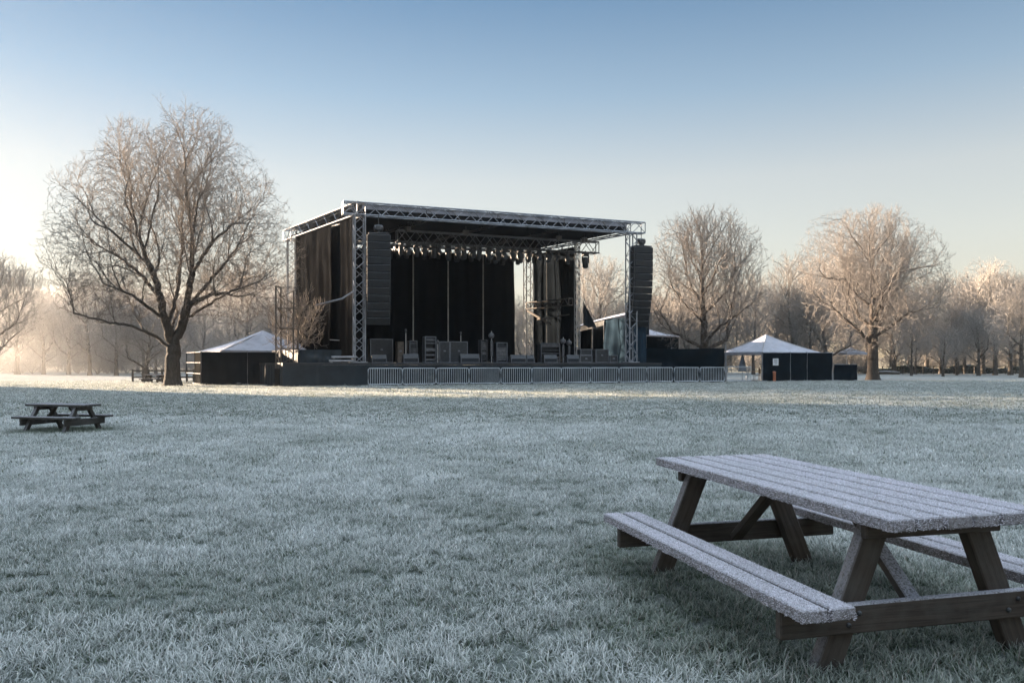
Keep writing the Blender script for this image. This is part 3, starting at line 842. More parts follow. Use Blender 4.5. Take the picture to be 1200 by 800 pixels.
def picnic_table(label, loc, ang, Lt, Wt, ht, Lb, hb, bo, bi, fx, fw, wmat, frost=0, group=None, nb=6, th=.058):
    # local x = across (W), local y = along (toward camera = -y ... rotated by ang)
    t = thing('picnic_table', label, 'picnic table', loc, ang, group)
    g = .022; bw = (Wt - g * (nb - 1)) / nb
    z = ht - th / 2
    rg = random.Random(5)
    top = wood_part('tabletop', [((-Wt / 2 + bw / 2 + i * (bw + g), -Lt / 2 + rg.uniform(-.004, .004), z), (-Wt / 2 + bw / 2 + i * (bw + g), Lt / 2 + rg.uniform(-.004, .004), z + rg.uniform(-.003, .003)), bw, th, (1, 0, 0)) for i in range(nb)], M['frosted_wood'] if frost else wmat, t, 1)
    zb = hb - th / 2; bb = (bo - bi - g) / 2
    benches = []
    for s in (-1, 1):
        bars = [((s * (bi + bb / 2 + i * (bb + g)), -Lb / 2, zb), (s * (bi + bb / 2 + i * (bb + g)), Lb / 2, zb), bb, th, (1, 0, 0)) for i in range(2)]
        benches.append(wood_part('bench', bars, M['frosted_wood'] if frost else wmat, t, 3 + s))
    lw, lt = .135 * min(1, Wt / .8), .075
    cl = .1
    for s in (-1, 1):
        y = s * fx
        for k in (-1, 1):
            tx = k * (Wt * .30)
            foot = np.array([k * fw, y, -.02]); tp = np.array([tx, y, ht - th - .002])
            d = tp - foot
            wood_part('leg', [(foot, tp, lw, lt, (1, 0, 0))], wmat, t, 7 + k)
        yo = y + s * (lt / 2 + .026)
        sb_ = wood_part('seat_beam', [((-bo + .02, yo, hb - th - .072), (bo - .02, yo, hb - th - .072), .14, .048, (0, 0, 1))], wmat, t, 11 + s)
        if frost:
            for k in (-1, 1):
                f_ = (hb - th - .072) / (ht - th); lx = k * (fw + (Wt * .30 - fw) * f_)
                for dx, dz in ((-.03, -.025), (.03, .028)): mb = MB(); mb.lathe([(.013, 0), (.013, .007), (.006, .011)], (lx + dx, yo + s * .024, hb - th - .072 + dz), [(1, 0, 0), (0, 0, s * -1.), (0, s * 1., 0)], 8); mb.build('bolt', M['dark_steel'], sb_)
        wood_part('top_cleat', [((-Wt / 2 + .06, yo, ht - th - .043), (Wt / 2 - .06, yo, ht - th - .043), .082, .046, (0, 0, 1))], wmat, t, 15 + s)
        wood_part('brace', [((0, y - s * .03, hb - th - .1), (0, s * fx * .36, ht - th - .01), .085, .05, (1, 0, 0))], wmat, t, 19 + s)
    if frost:
        e = .011
        rects = []
        for i in range(nb):
            x0 = -Wt / 2 + i * (bw + g)
            rects.append((x0 + e, x0 + bw - e, -Lt / 2 + e, Lt / 2 - e, (ht, ht), 0, 0, 1))
        rects += [(-Wt / 2, -Wt / 2, -Lt / 2, Lt / 2, (ht - th, ht), -1, 0, .3), (-Wt / 2, Wt / 2, -Lt / 2, -Lt / 2, (ht - th, ht), 0, -1, .3)]
        crystals(top, rects, frost, .0105, 31)
        for bch, s in zip(benches, (-1, 1)):
            rects = []
            for i in range(2):
                xa = s * (bi + i * (bb + g)); xb = s * (bi + i * (bb + g) + bb); x0, x1 = min(xa, xb), max(xa, xb)
                rects.append((x0 + e, x1 - e, -Lb / 2 + e, Lb / 2 - e, (hb, hb), 0, 0, 1))
            xo = -bo if s < 0 else bi
            rects += [(xo, xo, -Lb / 2, Lb / 2, (hb - th, hb), -1, 0, .3), (s * bi, s * bo, -Lb / 2, -Lb / 2, (hb - th, hb), 0, -1, .3)]
            crystals(bch, rects, frost, .0105, 37 + s)
    return t
# local -y faces the camera end: L = (sin a, -cos a) equals rotating (0,-1) by a
picnic_table('large frosted wooden picnic table standing close at the right', (TABLE['x0'], TABLE['y0'], 0), TABLE['ang'],
             2.49, .92, .785, 2.42, .395, .89, .615, .92, .586, M['bench_wood'], 24000)
p = gx(74, 17.5)
picnic_table('small dark picnic table alone on the grass at the left', (p[0], p[1], float(terrain(p[0], p[1])) + .0), R(75),
             1.5, .52, .6, 1.58, .35, .58, .36, .5, .52, M['grey_wood'], 0, nb=5, th=.05)
p = gx(181, 56)
picnic_table('tiny dark picnic table behind the rail fence beside the big trunk', (p[0], p[1], 0), R(80),
             1.5, .7, .62, 1.5, .36, .66, .42, .5, .5, M['grey_wood'], 0, nb=5, th=.06)

# ------------------------------------------------------------------ trusses and cloth
def truss(mb, a, b, h=.75, w_=.6, up=(0, 0, 1), bay=.8, rc=.045, rd=.024, n=6):
    a = np.asarray(a, float); b = np.asarray(b, float); d = b - a; L = np.linalg.norm(d); d /= L
    up = np.asarray(up, float); up = up - d * (up @ d); up /= np.linalg.norm(up); sd = np.cross(d, up)
    cs = [(-1, -1), (1, -1), (1, 1), (-1, 1)]
    off = [sd * x * w_ / 2 + up * y * h / 2 for x, y in cs]
    for o in off: mb.tube([a + o, b + o], rc, n)
    nb = max(1, int(round(L / bay)))
    for k in range(4):
        o1, o2 = off[k], off[(k + 1) % 4]
        for i in range(nb):
            t0, t1 = i / nb, (i + 1) / nb
            p, q = (o1, o2) if (i + k) % 2 == 0 else (o2, o1)
            mb.tube([a + d * L * t0 + p, a + d * L * t1 + q], rd, 4, False)
        for t in (0, 1): mb.tube([a + d * L * t + o1, a + d * L * t + o2], rd * 1.3, 4, False)
def cloth(a, b, z0, z1, fold=.09, wl=.55, seed=0, cols=None, rows=14, nrm=None, swag=0.0, top_sag=0.0, pinch=0.0):
    """hanging cloth between plan points a, b; rows go from the top down"""
    r = np.random.default_rng(seed)
    a = np.asarray(a, float)[:2]; b = np.asarray(b, float)[:2]; L = np.linalg.norm(b - a); d = (b - a) / L
    nrm = np.array([d[1], -d[0]]) if nrm is None else np.asarray(nrm, float)
    cols = cols or max(6, int(L / wl * 7))
    s = np.linspace(0, L, cols); t = np.linspace(0, 1, rows)
    ph = np.cumsum(r.uniform(.6, 1.4, cols)) * 2 * math.pi * (L / cols) / wl
    S, T = np.meshgrid(s, t); PH = np.tile(ph, (rows, 1))
    f = np.sin(PH + .5 * np.sin(T * 3 + S * .6)) * (.55 + .45 * T) + .45 * np.sin(PH * .43 + T * 2.2 + 1.3)
    off = fold * f + swag * np.sin(T * 5.5 + 2.0 * np.sin(S * 1.1 + seed)) * np.sin(S * .9 + T * 3.1 + seed)
    Z = z1 + (z0 - z1) * T - top_sag * (1 - T) * np.sin(math.pi * S / L) ** 2
    P = np.stack([a[0] + d[0] * S + nrm[0] * off, a[1] + d[1] * S + nrm[1] * off, Z], -1)
    return P

# ------------------------------------------------------------------ stage
u = np.array([.932, .3615]); wv = np.array([-.571, .823]); FLt = np.array([-9.33, 49.5])
uu = np.array([*u, 0]); ww = np.array([*wv, 0]); nf = np.array([u[1], -u[0], 0])   # nf faces the audience
AW, BW = 18.9, 11.9; DZ = 1.45; RT, RB = 11.2, 10.46
def S(a, b_, z=DZ): 
    q = FLt + a * u + b_ * wv; return np.array([q[0], q[1], z])
def Sa(px, b_):
    """a so that S(a,b) stands in photo column px"""
    k = (px - 600) / F; q = FLt + b_ * wv
    return (k * q[1] - q[0]) / (u[0] - k * u[1])
def Sz(py, a, b_): return H - (py - HY) * S(a, b_)[1] / F
stage = thing('stage', 'large open air concert stage with black drapes and truss roof', 'stage', S(0, 0, 0))
def SB(mb, name, mat, smooth=False):
    o = mb.build(name, mat, None, smooth); o.parent = stage
    o.matrix_parent_inverse = Matrix.Translation(stage.location).inverted(); return o
mb = MB()
q = [S(-4.7, -.55), S(20.9, -.55), S(20.9, BW + .4), S(-4.7, BW + .4)]
V = [p + np.array([0, 0, dz]) for dz in (-.14, 0) for p in q]
mb.add(V, [(3, 2, 1, 0), (4, 5, 6, 7), (0, 1, 5, 4), (1, 2, 6, 5), (2, 3, 7, 6), (3, 0, 4, 7)])
SB(mb, 'deck', M['deck_top'])
mb = MB()
mb.grid(cloth(S(-4.68, -.52), S(20.88, -.52), -.02, DZ - .145, .03, .9, 3, rows=8, swag=.02))
mb.grid(cloth(S(-4.68, -.50), S(-4.68, BW), -.02, DZ - .145, .025, .5, 4, rows=6))
mb.grid(cloth(S(20.86, -.50), S(20.86, BW), -.02, DZ - .145, .025, .5, 4, rows=6))
SB(mb, 'skirt', M['tarp'], True)
for (a, b_, zt, hw) in ((0, 0, RB, .62), (AW, 0, RB, .56), (0, BW, RB, .55), (AW - .35, BW - .3, RB, .6)):
    mb = MB(); truss(mb, S(a, b_, DZ), S(a, b_, zt), hw, hw, uu, .55, .05, .024)
    mb.box(S(a, b_, DZ + .04), (hw + .3, hw + .3, .06), [uu, nf * -1, (0, 0, 1)])
    SB(mb, 'truss_tower', M['steel'] if b_ == 0 else M['pole_pale'])
zc = (RT + RB) / 2
for a, b in ((S(-1.0, 0, zc), S(AW + .95, 0, zc)), (S(-.02, -.35, zc), S(-.02, BW + .9, zc)), (S(AW, .35, zc), S(AW, BW, zc)), (S(.35, BW, zc), S(AW - .35, BW, zc))):
    mb = MB(); truss(mb, a, b, RT - RB, .55, (0, 0, 1), .78, .048, .024); SB(mb, 'roof_truss', M['steel'])
for a in (4.6, 9.4, 14.2):
    mb = MB(); truss(mb, S(a, .35, zc), S(a, BW - .35, zc), RT - RB - .1, .4, (0, 0, 1), .9, .035, .02); SB(mb, 'rafter', M['dark_steel'])
mb = MB()   # roof skin: lightly sagging sheet above and a dark lining below
ga, gb_ = np.linspace(-.15, AW + .15, 40), np.linspace(.32, BW + .2, 14)
mb.grid([[S(a, b_, RT + .06 + .03 * math.sin(a * 2.7) * math.sin(b_ * 1.3)) for a in ga] for b_ in gb_])
SB(mb, 'roof_cover', M['fascia'], True)
mb = MB(); mb.grid([[S(a, b_, RB + .16 + .05 * math.cos(a * 1.34) ** 2) for a in ga] for b_ in gb_])
SB(mb, 'roof_lining', M['black_cloth'], True)
mb = MB(); mb.grid([[S(a, .31, z + .0) + nf * .02 * math.sin(a * 5) for a in np.linspace(.3, AW - .1, 80)] for z in (RT + .03, RT - .14, RT - .3)])
SB(mb, 'fascia', M['fascia'], True)
mb = MB(); mb.grid([[S(a, .36, z) for a in np.linspace(.3, AW - .1, 30)] for z in (RT - .28, RB + .15)])
SB(mb, 'fascia_lining', M['black_cloth'], True)
# drapes
mb = MB(); mb.grid(cloth(S(.1, 11.2), S(17.1, 11.2), DZ + .02, 10.0, .09, .9, 11, rows=40, swag=.14)); SB(mb, 'back_drape', M['black_cloth'], True)
for px in (484, 525, 566):
    a = Sa(px, 11.0); mb = MB(); mb.tube([S(a, 10.98, DZ + .02), S(a, 10.98, 9.95)], .055, 6); SB(mb, 'drape_pole', M['pole_pale'])
def bofpx(px, a):
    k = (px - 600) / F; q = FLt + a * u; return (k * q[1] - q[0]) / (wv[0] - k * wv[1])
a_l = -.12
mb = MB(); mb.grid(cloth(S(a_l, bofpx(348, a_l)), S(a_l, bofpx(389, a_l)), DZ, RB - .03, .045, 1.0, 21, rows=34, swag=.09, cols=70)); SB(mb, 'side_drape', M['side_cloth'], True)
mb = MB(); mb.grid(cloth(S(a_l, bofpx(399, a_l)), S(a_l, .35), DZ, RB - .03, .045, .9, 22, rows=34, swag=.08, cols=50)); SB(mb, 'side_drape', M['side_cloth'], True)
mb = MB(); mb.grid(cloth(S(.35, bofpx(380, .35)), S(.35, bofpx(404, .35)), DZ, RB - .05, .04, .7, 23, rows=12)); SB(mb, 'side_drape', M['black_cloth'], True)
mb = MB(); mb.grid(cloth(S(AW - .1, 11.2), S(AW - .1, 5.95), DZ, 10.2, .03, .9, 24, rows=26, swag=.05)); SB(mb, 'side_drape', M['black_cloth'], True)
mb = MB(); truss(mb, S(AW - .1, 5.75, DZ), S(AW - .1, 5.75, 10.4), .3, .3, uu, .5, .04, .02); SB(mb, 'scaffold_post', M['pole_pale'])
mb = MB(); truss(mb, S(AW - .75, 11.0, 6.0), S(AW - .75, 5.6, 6.0), .5, .4, (0, 0, 1), .5, .035, .024); SB(mb, 'cross_beam', M['scaffold_dark'])
mb = MB(); mb.tube([S(AW - .8, 11.0, 5.6), S(AW - .8, 8.0, 4.4)], .09, 6); mb.tube([S(AW - .8, 9.7, 4.85), S(AW - .8, 5.7, 5.05)], .05, 6); SB(mb, 'brace', M['scaffold_dark'])
for px in (641, 654):
    b_ = bofpx(px, AW - .4); mb = MB(); mb.tube([S(AW - .4, b_, DZ), S(AW - .4, b_, 9.6)], .035, 6); SB(mb, 'drape_pole', M['pole_pale'])
mb = MB(); mb.grid(cloth(S(-3.6, -.3), S(-1.2, -.3), DZ + .02, DZ + .78, .05, .5, 27, rows=8, swag=.05)); mb.grid(cloth(S(-3.6, -.3), S(-3.6, 5), DZ + .02, DZ + .78, .04, .6, 28, rows=6))
SB(mb, 'wing_screen', M['tarp'], True)
mb = MB(); mb.tube([S(-.2, -.1, 5.9), S(-.9, .4, 5.35), S(-2.0, 1.6, 5.0)], .06, 6); SB(mb, 'stay', M['steel'])
# curtain below the right speaker column
mb = MB(); mb.grid(cloth(S(AW + .45, .15), S(AW + 1.3, .15), DZ, 4.6, .05, .35, 29, rows=14)); SB(mb, 'tower_curtain', M['tarp_blue'], True)

# lighting truss with its lamps (all hang, so each is a thing of its own)
LB = 3.0
LZ = 9.75
a0, a1 = Sa(465, LB), Sa(700, LB)
o = thing('lighting_truss', 'dark lighting truss hung full of lamps under the stage roof', 'lighting truss', S(a0, LB, LZ))
def child(mb, name, mat, root, smooth=False):
    ob = mb.build(name, mat, None, smooth); ob.parent = root
    bpy.context.view_layer.update() if False else None
    mw = Matrix.Translation(root.location) @ root.rotation_euler.to_matrix().to_4x4()
    ob.matrix_parent_inverse = mw.inverted(); return ob
mb = MB(); truss(mb, S(a0, LB, LZ), S(a1, LB, LZ), .78, .5, (0, 0, 1), .62, .042, .026); child(mb, 'truss', M['truss_grey'], o)
mb = MB(); mb.tube([S(a0, LB - .3, LZ - .44), S(a1, LB - .3, LZ - .44)], .03, 6); child(mb, 'lamp_pipe', M['dark_steel'], o)
mb = MB()
for k in range(10):
    aa = a0 + (a1 - a0) * (k + .3) / 10; mb.tube([S(aa + j * .2, LB, LZ - .4 - .12 * math.sin(j * .63)) for j in range(6)], .02, 4)
child(mb, 'cable', M['dark_steel'], o)
o = thing('lighting_bar', 'rear lighting bar high in front of the black back drape', 'lighting truss', S(2, 8.6, 10.05))
mb = MB(); truss(mb, S(2.2, 8.6, 10.1), S(17.6, 8.6, 10.1), .4, .4, (0, 0, 1), .6, .03, .02); child(mb, 'truss', M['dark_steel'], o)
def moving_head(kind):
    t = thing('stage_light', 'lamp', 'stage light')
    mb = MB(); mb.box((0, 0, -.09), (.34, .26, .17), None, .02); mb.tube([(0, 0, 0), (0, 0, .12)], .03, 6); mb.build('base', M['case_black'], t)
    mb = MB(); mb.bar((-.2, 0, -.17), (-.2, 0, -.58), .09, .05, (0, 1, 0)); mb.bar((.2, 0, -.17), (.2, 0, -.58), .09, .05, (0, 1, 0)); mb.bar((-.22, 0, -.17), (.22, 0, -.17), .09, .05, (0, 1, 0)); mb.build('yoke', M['case_black'], t)
    if kind == 0:
        mb = MB(); mb.lathe([(.1, .28), (.16, .22), (.175, 0), (.165, -.3), (.13, -.33)], (0, 0, -.52)); h_ = mb.build('head', M['case_black'], t, True)
        mb = MB(); mb.lathe([(.125, 0), (.11, -.03), (.02, -.045)], (0, 0, -.855)); mb.build('lens', M['lens'], h_, True)
    else:
        ax = [(1, 0, 0), (0, .8, -.6), (0, .6, .8)]
        mb = MB(); mb.lathe([(.09, .2), (.15, .16), (.16, 0), (.15, -.2), (.19, -.26)], (0, 0, -.5), ax); h_ = mb.build('head', M['case_black'], t, True)
        mb = MB(); mb.lathe([(.17, 0), (.14, -.02), (.02, -.03)], np.array((0, 0, -.5)) - .27 * np.array(ax[2]), ax); mb.build('lens', M['lens'], h_, True)
    return t
heads = [moving_head(0), moving_head(1)]
used = [False, False]
def put_head(k, p, rz, s, lab, group):
    if not used[k]: o = heads[k]; used[k] = True
    else: o = copy_tree(heads[k])
    o.location = [float(c) for c in p]; o.rotation_euler = (0, 0, rz); o.scale = (s, s, s); o['label'] = lab
    if group: o['group'] = group
    return o
rl = random.Random(9)
labf = 'black stage lamp hanging from the front lighting truss'
pxl = [470, 478, 487, 497, 508, 516, 525, 536, 545, 554, 562, 572, 583, 592, 600, 611, 621, 632, 643, 654, 665]
for i, px in enumerate(pxl):
    a = Sa(px + rl.uniform(-1.5, 1.5), LB - .3)
    put_head(i % 2 if i % 3 else 0, S(a, LB - .3, LZ - .46), rl.uniform(0, 6.28), rl.uniform(.85, 1.1), labf, 'lamps on the front lighting truss')
put_head(0, S(Sa(686, LB - .3), LB - .3, LZ - .46), .4, 1.25, 'large black stage lamp at the right end of the lighting truss', None)
for i in range(24):
    put_head((i + 1) % 2, S(2.6 + i * .63 + rl.uniform(-.12, .12), 8.6, 9.92), rl.uniform(0, 6.28), rl.uniform(.9, 1.2), 'small lamp on the rear bar above the black back drape', 'lamps on the rear lighting bar')
for px, lab in ((478, 'chain hoist nearest the left speaker column under the roof'), (546, 'chain hoist with pale motor box left of the stage roof middle'),
                (655, 'chain hoist holding the right part of the lighting truss'), (685, 'chain hoist above the right end of the lighting truss')):
    a = Sa(px, LB - .6); t = thing('chain_hoist', lab, 'chain hoist', S(a, LB - .6, RB))
    mb = MB(); mb.tube([S(a, LB - .6, RB + .2), S(a, LB - .6, LZ + .36)], .025, 5); child(mb, 'chain', M['dark_steel'], t)
    mb = MB(); mb.box(S(a, LB - .6, RB - .3), (.3, .26, .34), [uu, nf, (0, 0, 1)], .03); mb.lathe([(.1, -.2), (.1, .2)], S(a, LB - .6, RB - .22), [(0, 0, 1), nf, uu], 8); child(mb, 'motor', M['gear_grey'], t)

# speaker columns
def line_array(label, a, b_, ztop, ncab, wd, chh, yaw, curve, chain_top):
    base = S(a, b_, ztop); fwd = np.array([nf[0] * math.cos(yaw) - nf[1] * math.sin(yaw), nf[0] * math.sin(yaw) + nf[1] * math.cos(yaw), 0]); sd = np.cross((0, 0, 1), fwd)
    t = thing('speaker_column', label, 'speaker column', base)
    mb = MB(); mb.box(base + (0, 0, .06), (wd * .9, .8, .07), [sd, fwd, (0, 0, 1)], .01)
    mb.box(base + np.array((0, 0, .16)), (.1, .6, .14), [sd, fwd, (0, 0, 1)], .01); child(mb, 'flying_frame', M['dark_steel'], t)
    mb = MB(); mb.tube([base + (0, 0, .2), (base[0], base[1], chain_top)], .025, 5); child(mb, 'chain', M['dark_steel'], t)
    mb = MB(); mb.lathe([(.05, -.3), (.2, -.24), (.22, 0), (.2, .24), (.05, .3)], base + (0, 0, .42), [(0, 0, 1), fwd, sd], 10); mb.box(base + (0, 0, .42), (.3, .5, .3), [sd, fwd, (0, 0, 1)], .03); child(mb, 'motor', M['dark_steel'], t)
    p = base.copy(); ang = 0.0
    for i in range(ncab):
        ang = R(curve) * (i / (ncab - 1)) ** 2.0
        dn = np.array([0, 0, -1.]) * math.cos(ang) - fwd * math.sin(ang); fw_ = fwd * math.cos(ang) - np.array([0, 0, 1.]) * math.sin(ang)
        c = p + dn * chh / 2
        mb = MB(); dpt = .85; g = .022
        mb.box(c - fw_ * .02, (wd, dpt, chh - g), [sd, fw_, -dn], .025)
        cab = child(mb, 'cabinet', M['cabinet'], t)
        mb = MB(); mb.box(c + fw_ * (dpt / 2 - .01), (wd * .47, .03, chh - g - .05), [sd, fw_, -dn], .008)
        mb.v[-1] = mb.v[-1] - sd * wd * .245
        mb.box(c + fw_ * (dpt / 2 - .01) + sd * wd * .245, (wd * .47, .03, chh - g - .05), [sd, fw_, -dn], .008)
        gr = mb.build('grille', M['grille']); gr.parent = cab; gr.matrix_parent_inverse = cab.matrix_parent_inverse.copy()
        # rigging plates at the sides
        mb = MB()
        for s in (-1, 1): mb.box(c + sd * s * (wd / 2 + .012) + fw_ * .28, (.03, .1, chh * .96), [sd, fw_, -dn], .004)
        child(mb, 'rigging_plate', M['gear_grey'], t)
        p = p + dn * chh
    return t
line_array('tall black speaker column hanging at the left stage tower', Sa(443.5, -.62), -.62, 9.2, 12, 1.36, .45, R(-8), 14, RB)
line_array('tall curved black speaker column hanging at the right stage tower', Sa(751.5, -.25), -.25, 9.45, 12, 1.42, .455, R(2), 20, RB)

# equipment on the deck
def rack_case(px0, px1, ytop, b_, label, kind='flight_case', cat='flight case', gear=0, edge='case_edge', body='case_black', dpt=.6, z0=None, ybot=None):
    a0, a1 = Sa(px0, b_), Sa(px1, b_); am = (a0 + a1) / 2; wd = abs(a1 - a0)
    zb = DZ + .004 if z0 is None else z0
    zt = Sz(ytop, am, b_); hh = zt - zb
    c = S(am, b_, zb); t = thing(kind, label, cat, c)
    ax = [uu, nf, np.array((0, 0, 1.))]
    def L(x, y, z): return c + uu * x + nf * y + np.array((0, 0, z))
    mb = MB()
    if gear == 0: mb.box(L(0, -dpt / 2, hh / 2), (wd - .02, dpt - .02, hh - .02), ax, .015)
    else:
        for x in (-1, 1): mb.box(L(x * (wd / 2 - .02), -dpt / 2, hh / 2), (.03, dpt - .02, hh - .02), ax)
        mb.box(L(0, -dpt + .03, hh / 2), (wd - .09, .03, hh - .06), ax); mb.box(L(0, -dpt / 2, .03), (wd - .1, dpt - .1, .04), ax)
    child(mb, 'shell', M[body], t)
    mb = MB(); e = .045
    for x in (-1, 1):
        for y in (0, -dpt): mb.box(L(x * (wd / 2 - e / 2 + .006), y, hh / 2), (e, e, hh - 2 * e), ax)
        for z in (e / 2, hh - e / 2): mb.box(L(x * (wd / 2 - e / 2 + .006), -dpt / 2, z), (e, dpt - e, e), ax)
    for y in (0, -dpt):
        for z in (e / 2, hh - e / 2): mb.box(L(0, y, z), (wd, e, e), ax)
    child(mb, 'edging', M[edge], t)
    if gear:
        r = random.Random(int(px0)); z = .12
        while z < hh - .2:
            k = r.choice((.09, .14, .22)); mb = MB(); mb.box(L(0, -.1, z + k / 2), (wd - .14, .18, k - .02), ax, .008)
            if r.random() < .6: mb.lathe([(.05, 0), (.05, .03)], L(r.uniform(-.2, .2) * wd, -.005, z + k / 2), [uu, (0, 0, 1), nf], 8)
            child(mb, 'rack_unit', M[r.choice(('gear_grey', 'case_black', 'gear_grey'))], t); z += k + .01 if gear == 1 else k * 2.2
    elif hh > .5:
        mb = MB(); mb.box(L(0, .02, hh * .55), (.16, .02, .1), ax, .005); child(mb, 'latch', M['case_edge'], t)
    return t
def wedge(px0, px1, ytop, b_, label):
    a0, a1 = Sa(px0, b_), Sa(px1, b_); am = (a0 + a1) / 2; wd = abs(a1 - a0); hh = Sz(ytop, am, b_) - DZ
    c = S(am, b_, DZ + .004); t = thing('floor_monitor', label, 'floor monitor', c)
    def L(x, y, z): return c + uu * x + nf * y + np.array((0, 0, z))
    mb = MB(); prof = [(0, 0), (0, hh * .55), (-.12, hh), (-.5, hh * .8), (-.5, 0)]
    V = [L(s * wd / 2, y, z) for s in (-1, 1) for y, z in prof]; n = 5
    mb.add(V, [tuple(range(n)), tuple(range(n, 2 * n))[::-1]] + [(i, i + n, (i + 1) % n + n, (i + 1) % n) for i in range(n)])
    child(mb, 'shell', M['case_black'], t)
    mb = MB(); mb.box(L(0, .012, hh * .3), (wd * .86, .02, hh * .42), [uu, nf, (0, 0, 1)], .006); child(mb, 'grille', M['grille'], t)
    mb = MB()
    for z, y in ((.015, .015), (hh * .57, .012)): mb.box(L(0, y, z), (wd * 1.01, .03, .035), [uu, nf, (0, 0, 1)])
    for s in (-1, 1): mb.box(L(s * wd * .49, .012, hh * .28), (.035, .03, hh * .5), [uu, nf, (0, 0, 1)])
    mb.box(L(0, -.12, hh), (wd * 1.01, .035, .035), [uu, nf, (0, 0, 1)])
    child(mb, 'edging', M['case_edge'], t)
    return t
def stand(px, ytop, b_, label, head='mic', kind='microphone_stand', cat='stand'):
    a = Sa(px, b_); zt = Sz(ytop, a, b_); c = S(a, b_, DZ + .004); hh = zt - DZ; t = thing(kind, label, cat, c)
    mb = MB(); mb.tube([c, c + (0, 0, hh)], .032, 6)
    child(mb, 'pole', M['pole_pale'], t)
    for k in range(3):
        an = k * 2.09 + .5; mb = MB(); mb.tube([c + (0, 0, .28), c + np.array((math.cos(an) * .38, math.sin(an) * .38, .02))], .02, 5); child(mb, 'leg', M['dark_steel'], t)
    if head == 'mic': mb = MB(); mb.lathe([(.03, -.12), (.05, 0), (.075, .06), (.06, .12), (.01, .15)], c + (0, 0, hh)); child(mb, 'microphone', M['gear_grey'], t, True)
    if head == 'lamp':
        mb = MB(); mb.lathe([(.08, -.24), (.18, -.16), (.2, 0), (.17, .12), (.05, .16)], c + (0, 0, hh - .3), [uu, (0, 0, 1), nf]); child(mb, 'lamp_head', M['gear_grey'], t, True)
        mb = MB(); mb.box(c + (0, 0, hh * .45), (.16, .16, hh * .5), None, .03); child(mb, 'ballast', M['gear_grey'], t)
    if head == 'boom':
        mb = MB(); mb.tube([c + (0, 0, hh) - uu * .9 + (0, 0, .1), c + (0, 0, hh) + uu * .8], .025, 5); child(mb, 'boom', M['pole_pale'], t)
    if head == 'cymbal':
        for z, rr_ in ((hh, .3), (hh * .6, .34)):
            mb = MB(); mb.lathe([(rr_, 0), (rr_ * .3, .05), (.05, .09)], c + uu * .2 + (0, 0, z)); child(mb, 'cymbal', M['gear_grey'], t, True)
    return t
rack_case(434, 460.5, 397, 3.2, 'largest flight case behind the left speaker column', dpt=.9)
wedge(436, 453, 416, .6, 'low floor monitor beneath the left speaker column')
rack_case(466, 473, 400, 2.4, 'narrow brown amplifier right of the large left case', 'amplifier', 'amplifier', 0, 'gear_brown', 'gear_brown')
stand(475.6, 388, 1.6, 'tall pale microphone stand behind the leftmost framed monitor')
wedge(473, 490.5, 415, .5, 'pale edged floor monitor in front of the tall microphone stand')
rack_case(480, 489, 399, 2.6, 'slim dark case at the foot of the first drape pole', 'equipment_rack', 'equipment rack', 1)
rack_case(498, 511, 394, 1.8, 'tall open rack with pale frame left of the drums area', 'equipment_rack', 'equipment rack', 2)
stand(513, 401, 1.4, 'short stand squeezed between open rack and wide case', 'mic')
rack_case(515, 527, 400, 2.2, 'square dark case left half of the wide pair', dpt=.8)
rack_case(527.6, 548, 400, 2.3, 'wide dark case right half of the wide pair', dpt=.8)
stand(540, 391, 3.6, 'stand with round head poking above the wide case', 'mic')
wedge(540, 562, 415, .5, 'widest floor monitor at the middle of the deck')
rack_case(564, 571, 398, 2.2, 'tall grey amplifier at the foot of the third drape pole', 'amplifier', 'amplifier', 1, 'gear_grey')
stand(576, 388, 1.8, 'grey round headed floor lamp on an upright stand', 'lamp', 'floor_lamp', 'lamp')
rack_case(582, 594.5, 401, 1.8, 'open rack holding round grey gear near the drape end', 'equipment_rack', 'equipment rack', 1)
wedge(599, 616.6, 416, .5, 'floor monitor below the gap at the back drape end')
wedge(617.6, 626, 416, .7, 'narrow floor monitor at the foot of the rear tower')
rack_case(634, 656, 402, 5.0, 'low framed gate shaped case in front of the side drape', 'equipment_rack', 'equipment rack', 2)
wedge(638, 653, 416, .5, 'floor monitor in front of the side drape')
stand(660, 395, 3.4, 'left of two pale floor lamps at the scaffold post', 'lamp', 'floor_lamp', 'lamp')
stand(667, 397, 3.8, 'right of two pale floor lamps at the scaffold post', 'lamp', 'floor_lamp', 'lamp')
wedge(665, 679, 416, .5, 'floor monitor at the foot of the scaffold post')
rack_case(680, 694, 416.2, .9, 'lower flight case of the stack of two', dpt=.6)
a_ = Sa(687, .9); rack_case(680.4, 693.6, 409, .92, 'upper flight case of the stack of two', dpt=.56, z0=Sz(416.2, a_, .9) + .012)
rack_case(698, 713, 409, .9, 'square flight case left of the right front tower', dpt=.7)
rack_case(714.5, 724, 416, .8, 'low flight case with frosted lid beside the right front tower', dpt=.6)
stand(403, 400, 3.0, 'boom stand in the gap of the left side drapes', 'boom')
stand(408, 403, 2.6, 'cymbal stand behind the left front tower', 'cymbal', 'cymbal_stand', 'stand')
for k in range(2):
    t = thing('steel_decking', ('upper' if k else 'lower') + ' pale metal platform of two stacked beside the left front tower', 'platform', S(-1.0, -.1, DZ + .02 + k * .22))
    mb = MB(); c = S(-1.0 - .15 * (1 - k), -.1, DZ + .12 + k * .23); mb.box(c, (1.5, .8, .12), [uu, nf, (0, 0, 1)], .015)
    for x in (-.6, .6): mb.box(c + uu * x - (0, 0, .085), (.12, .7, .05), [uu, nf, (0, 0, 1)])
    child(mb, 'frame', M['steel'], t)

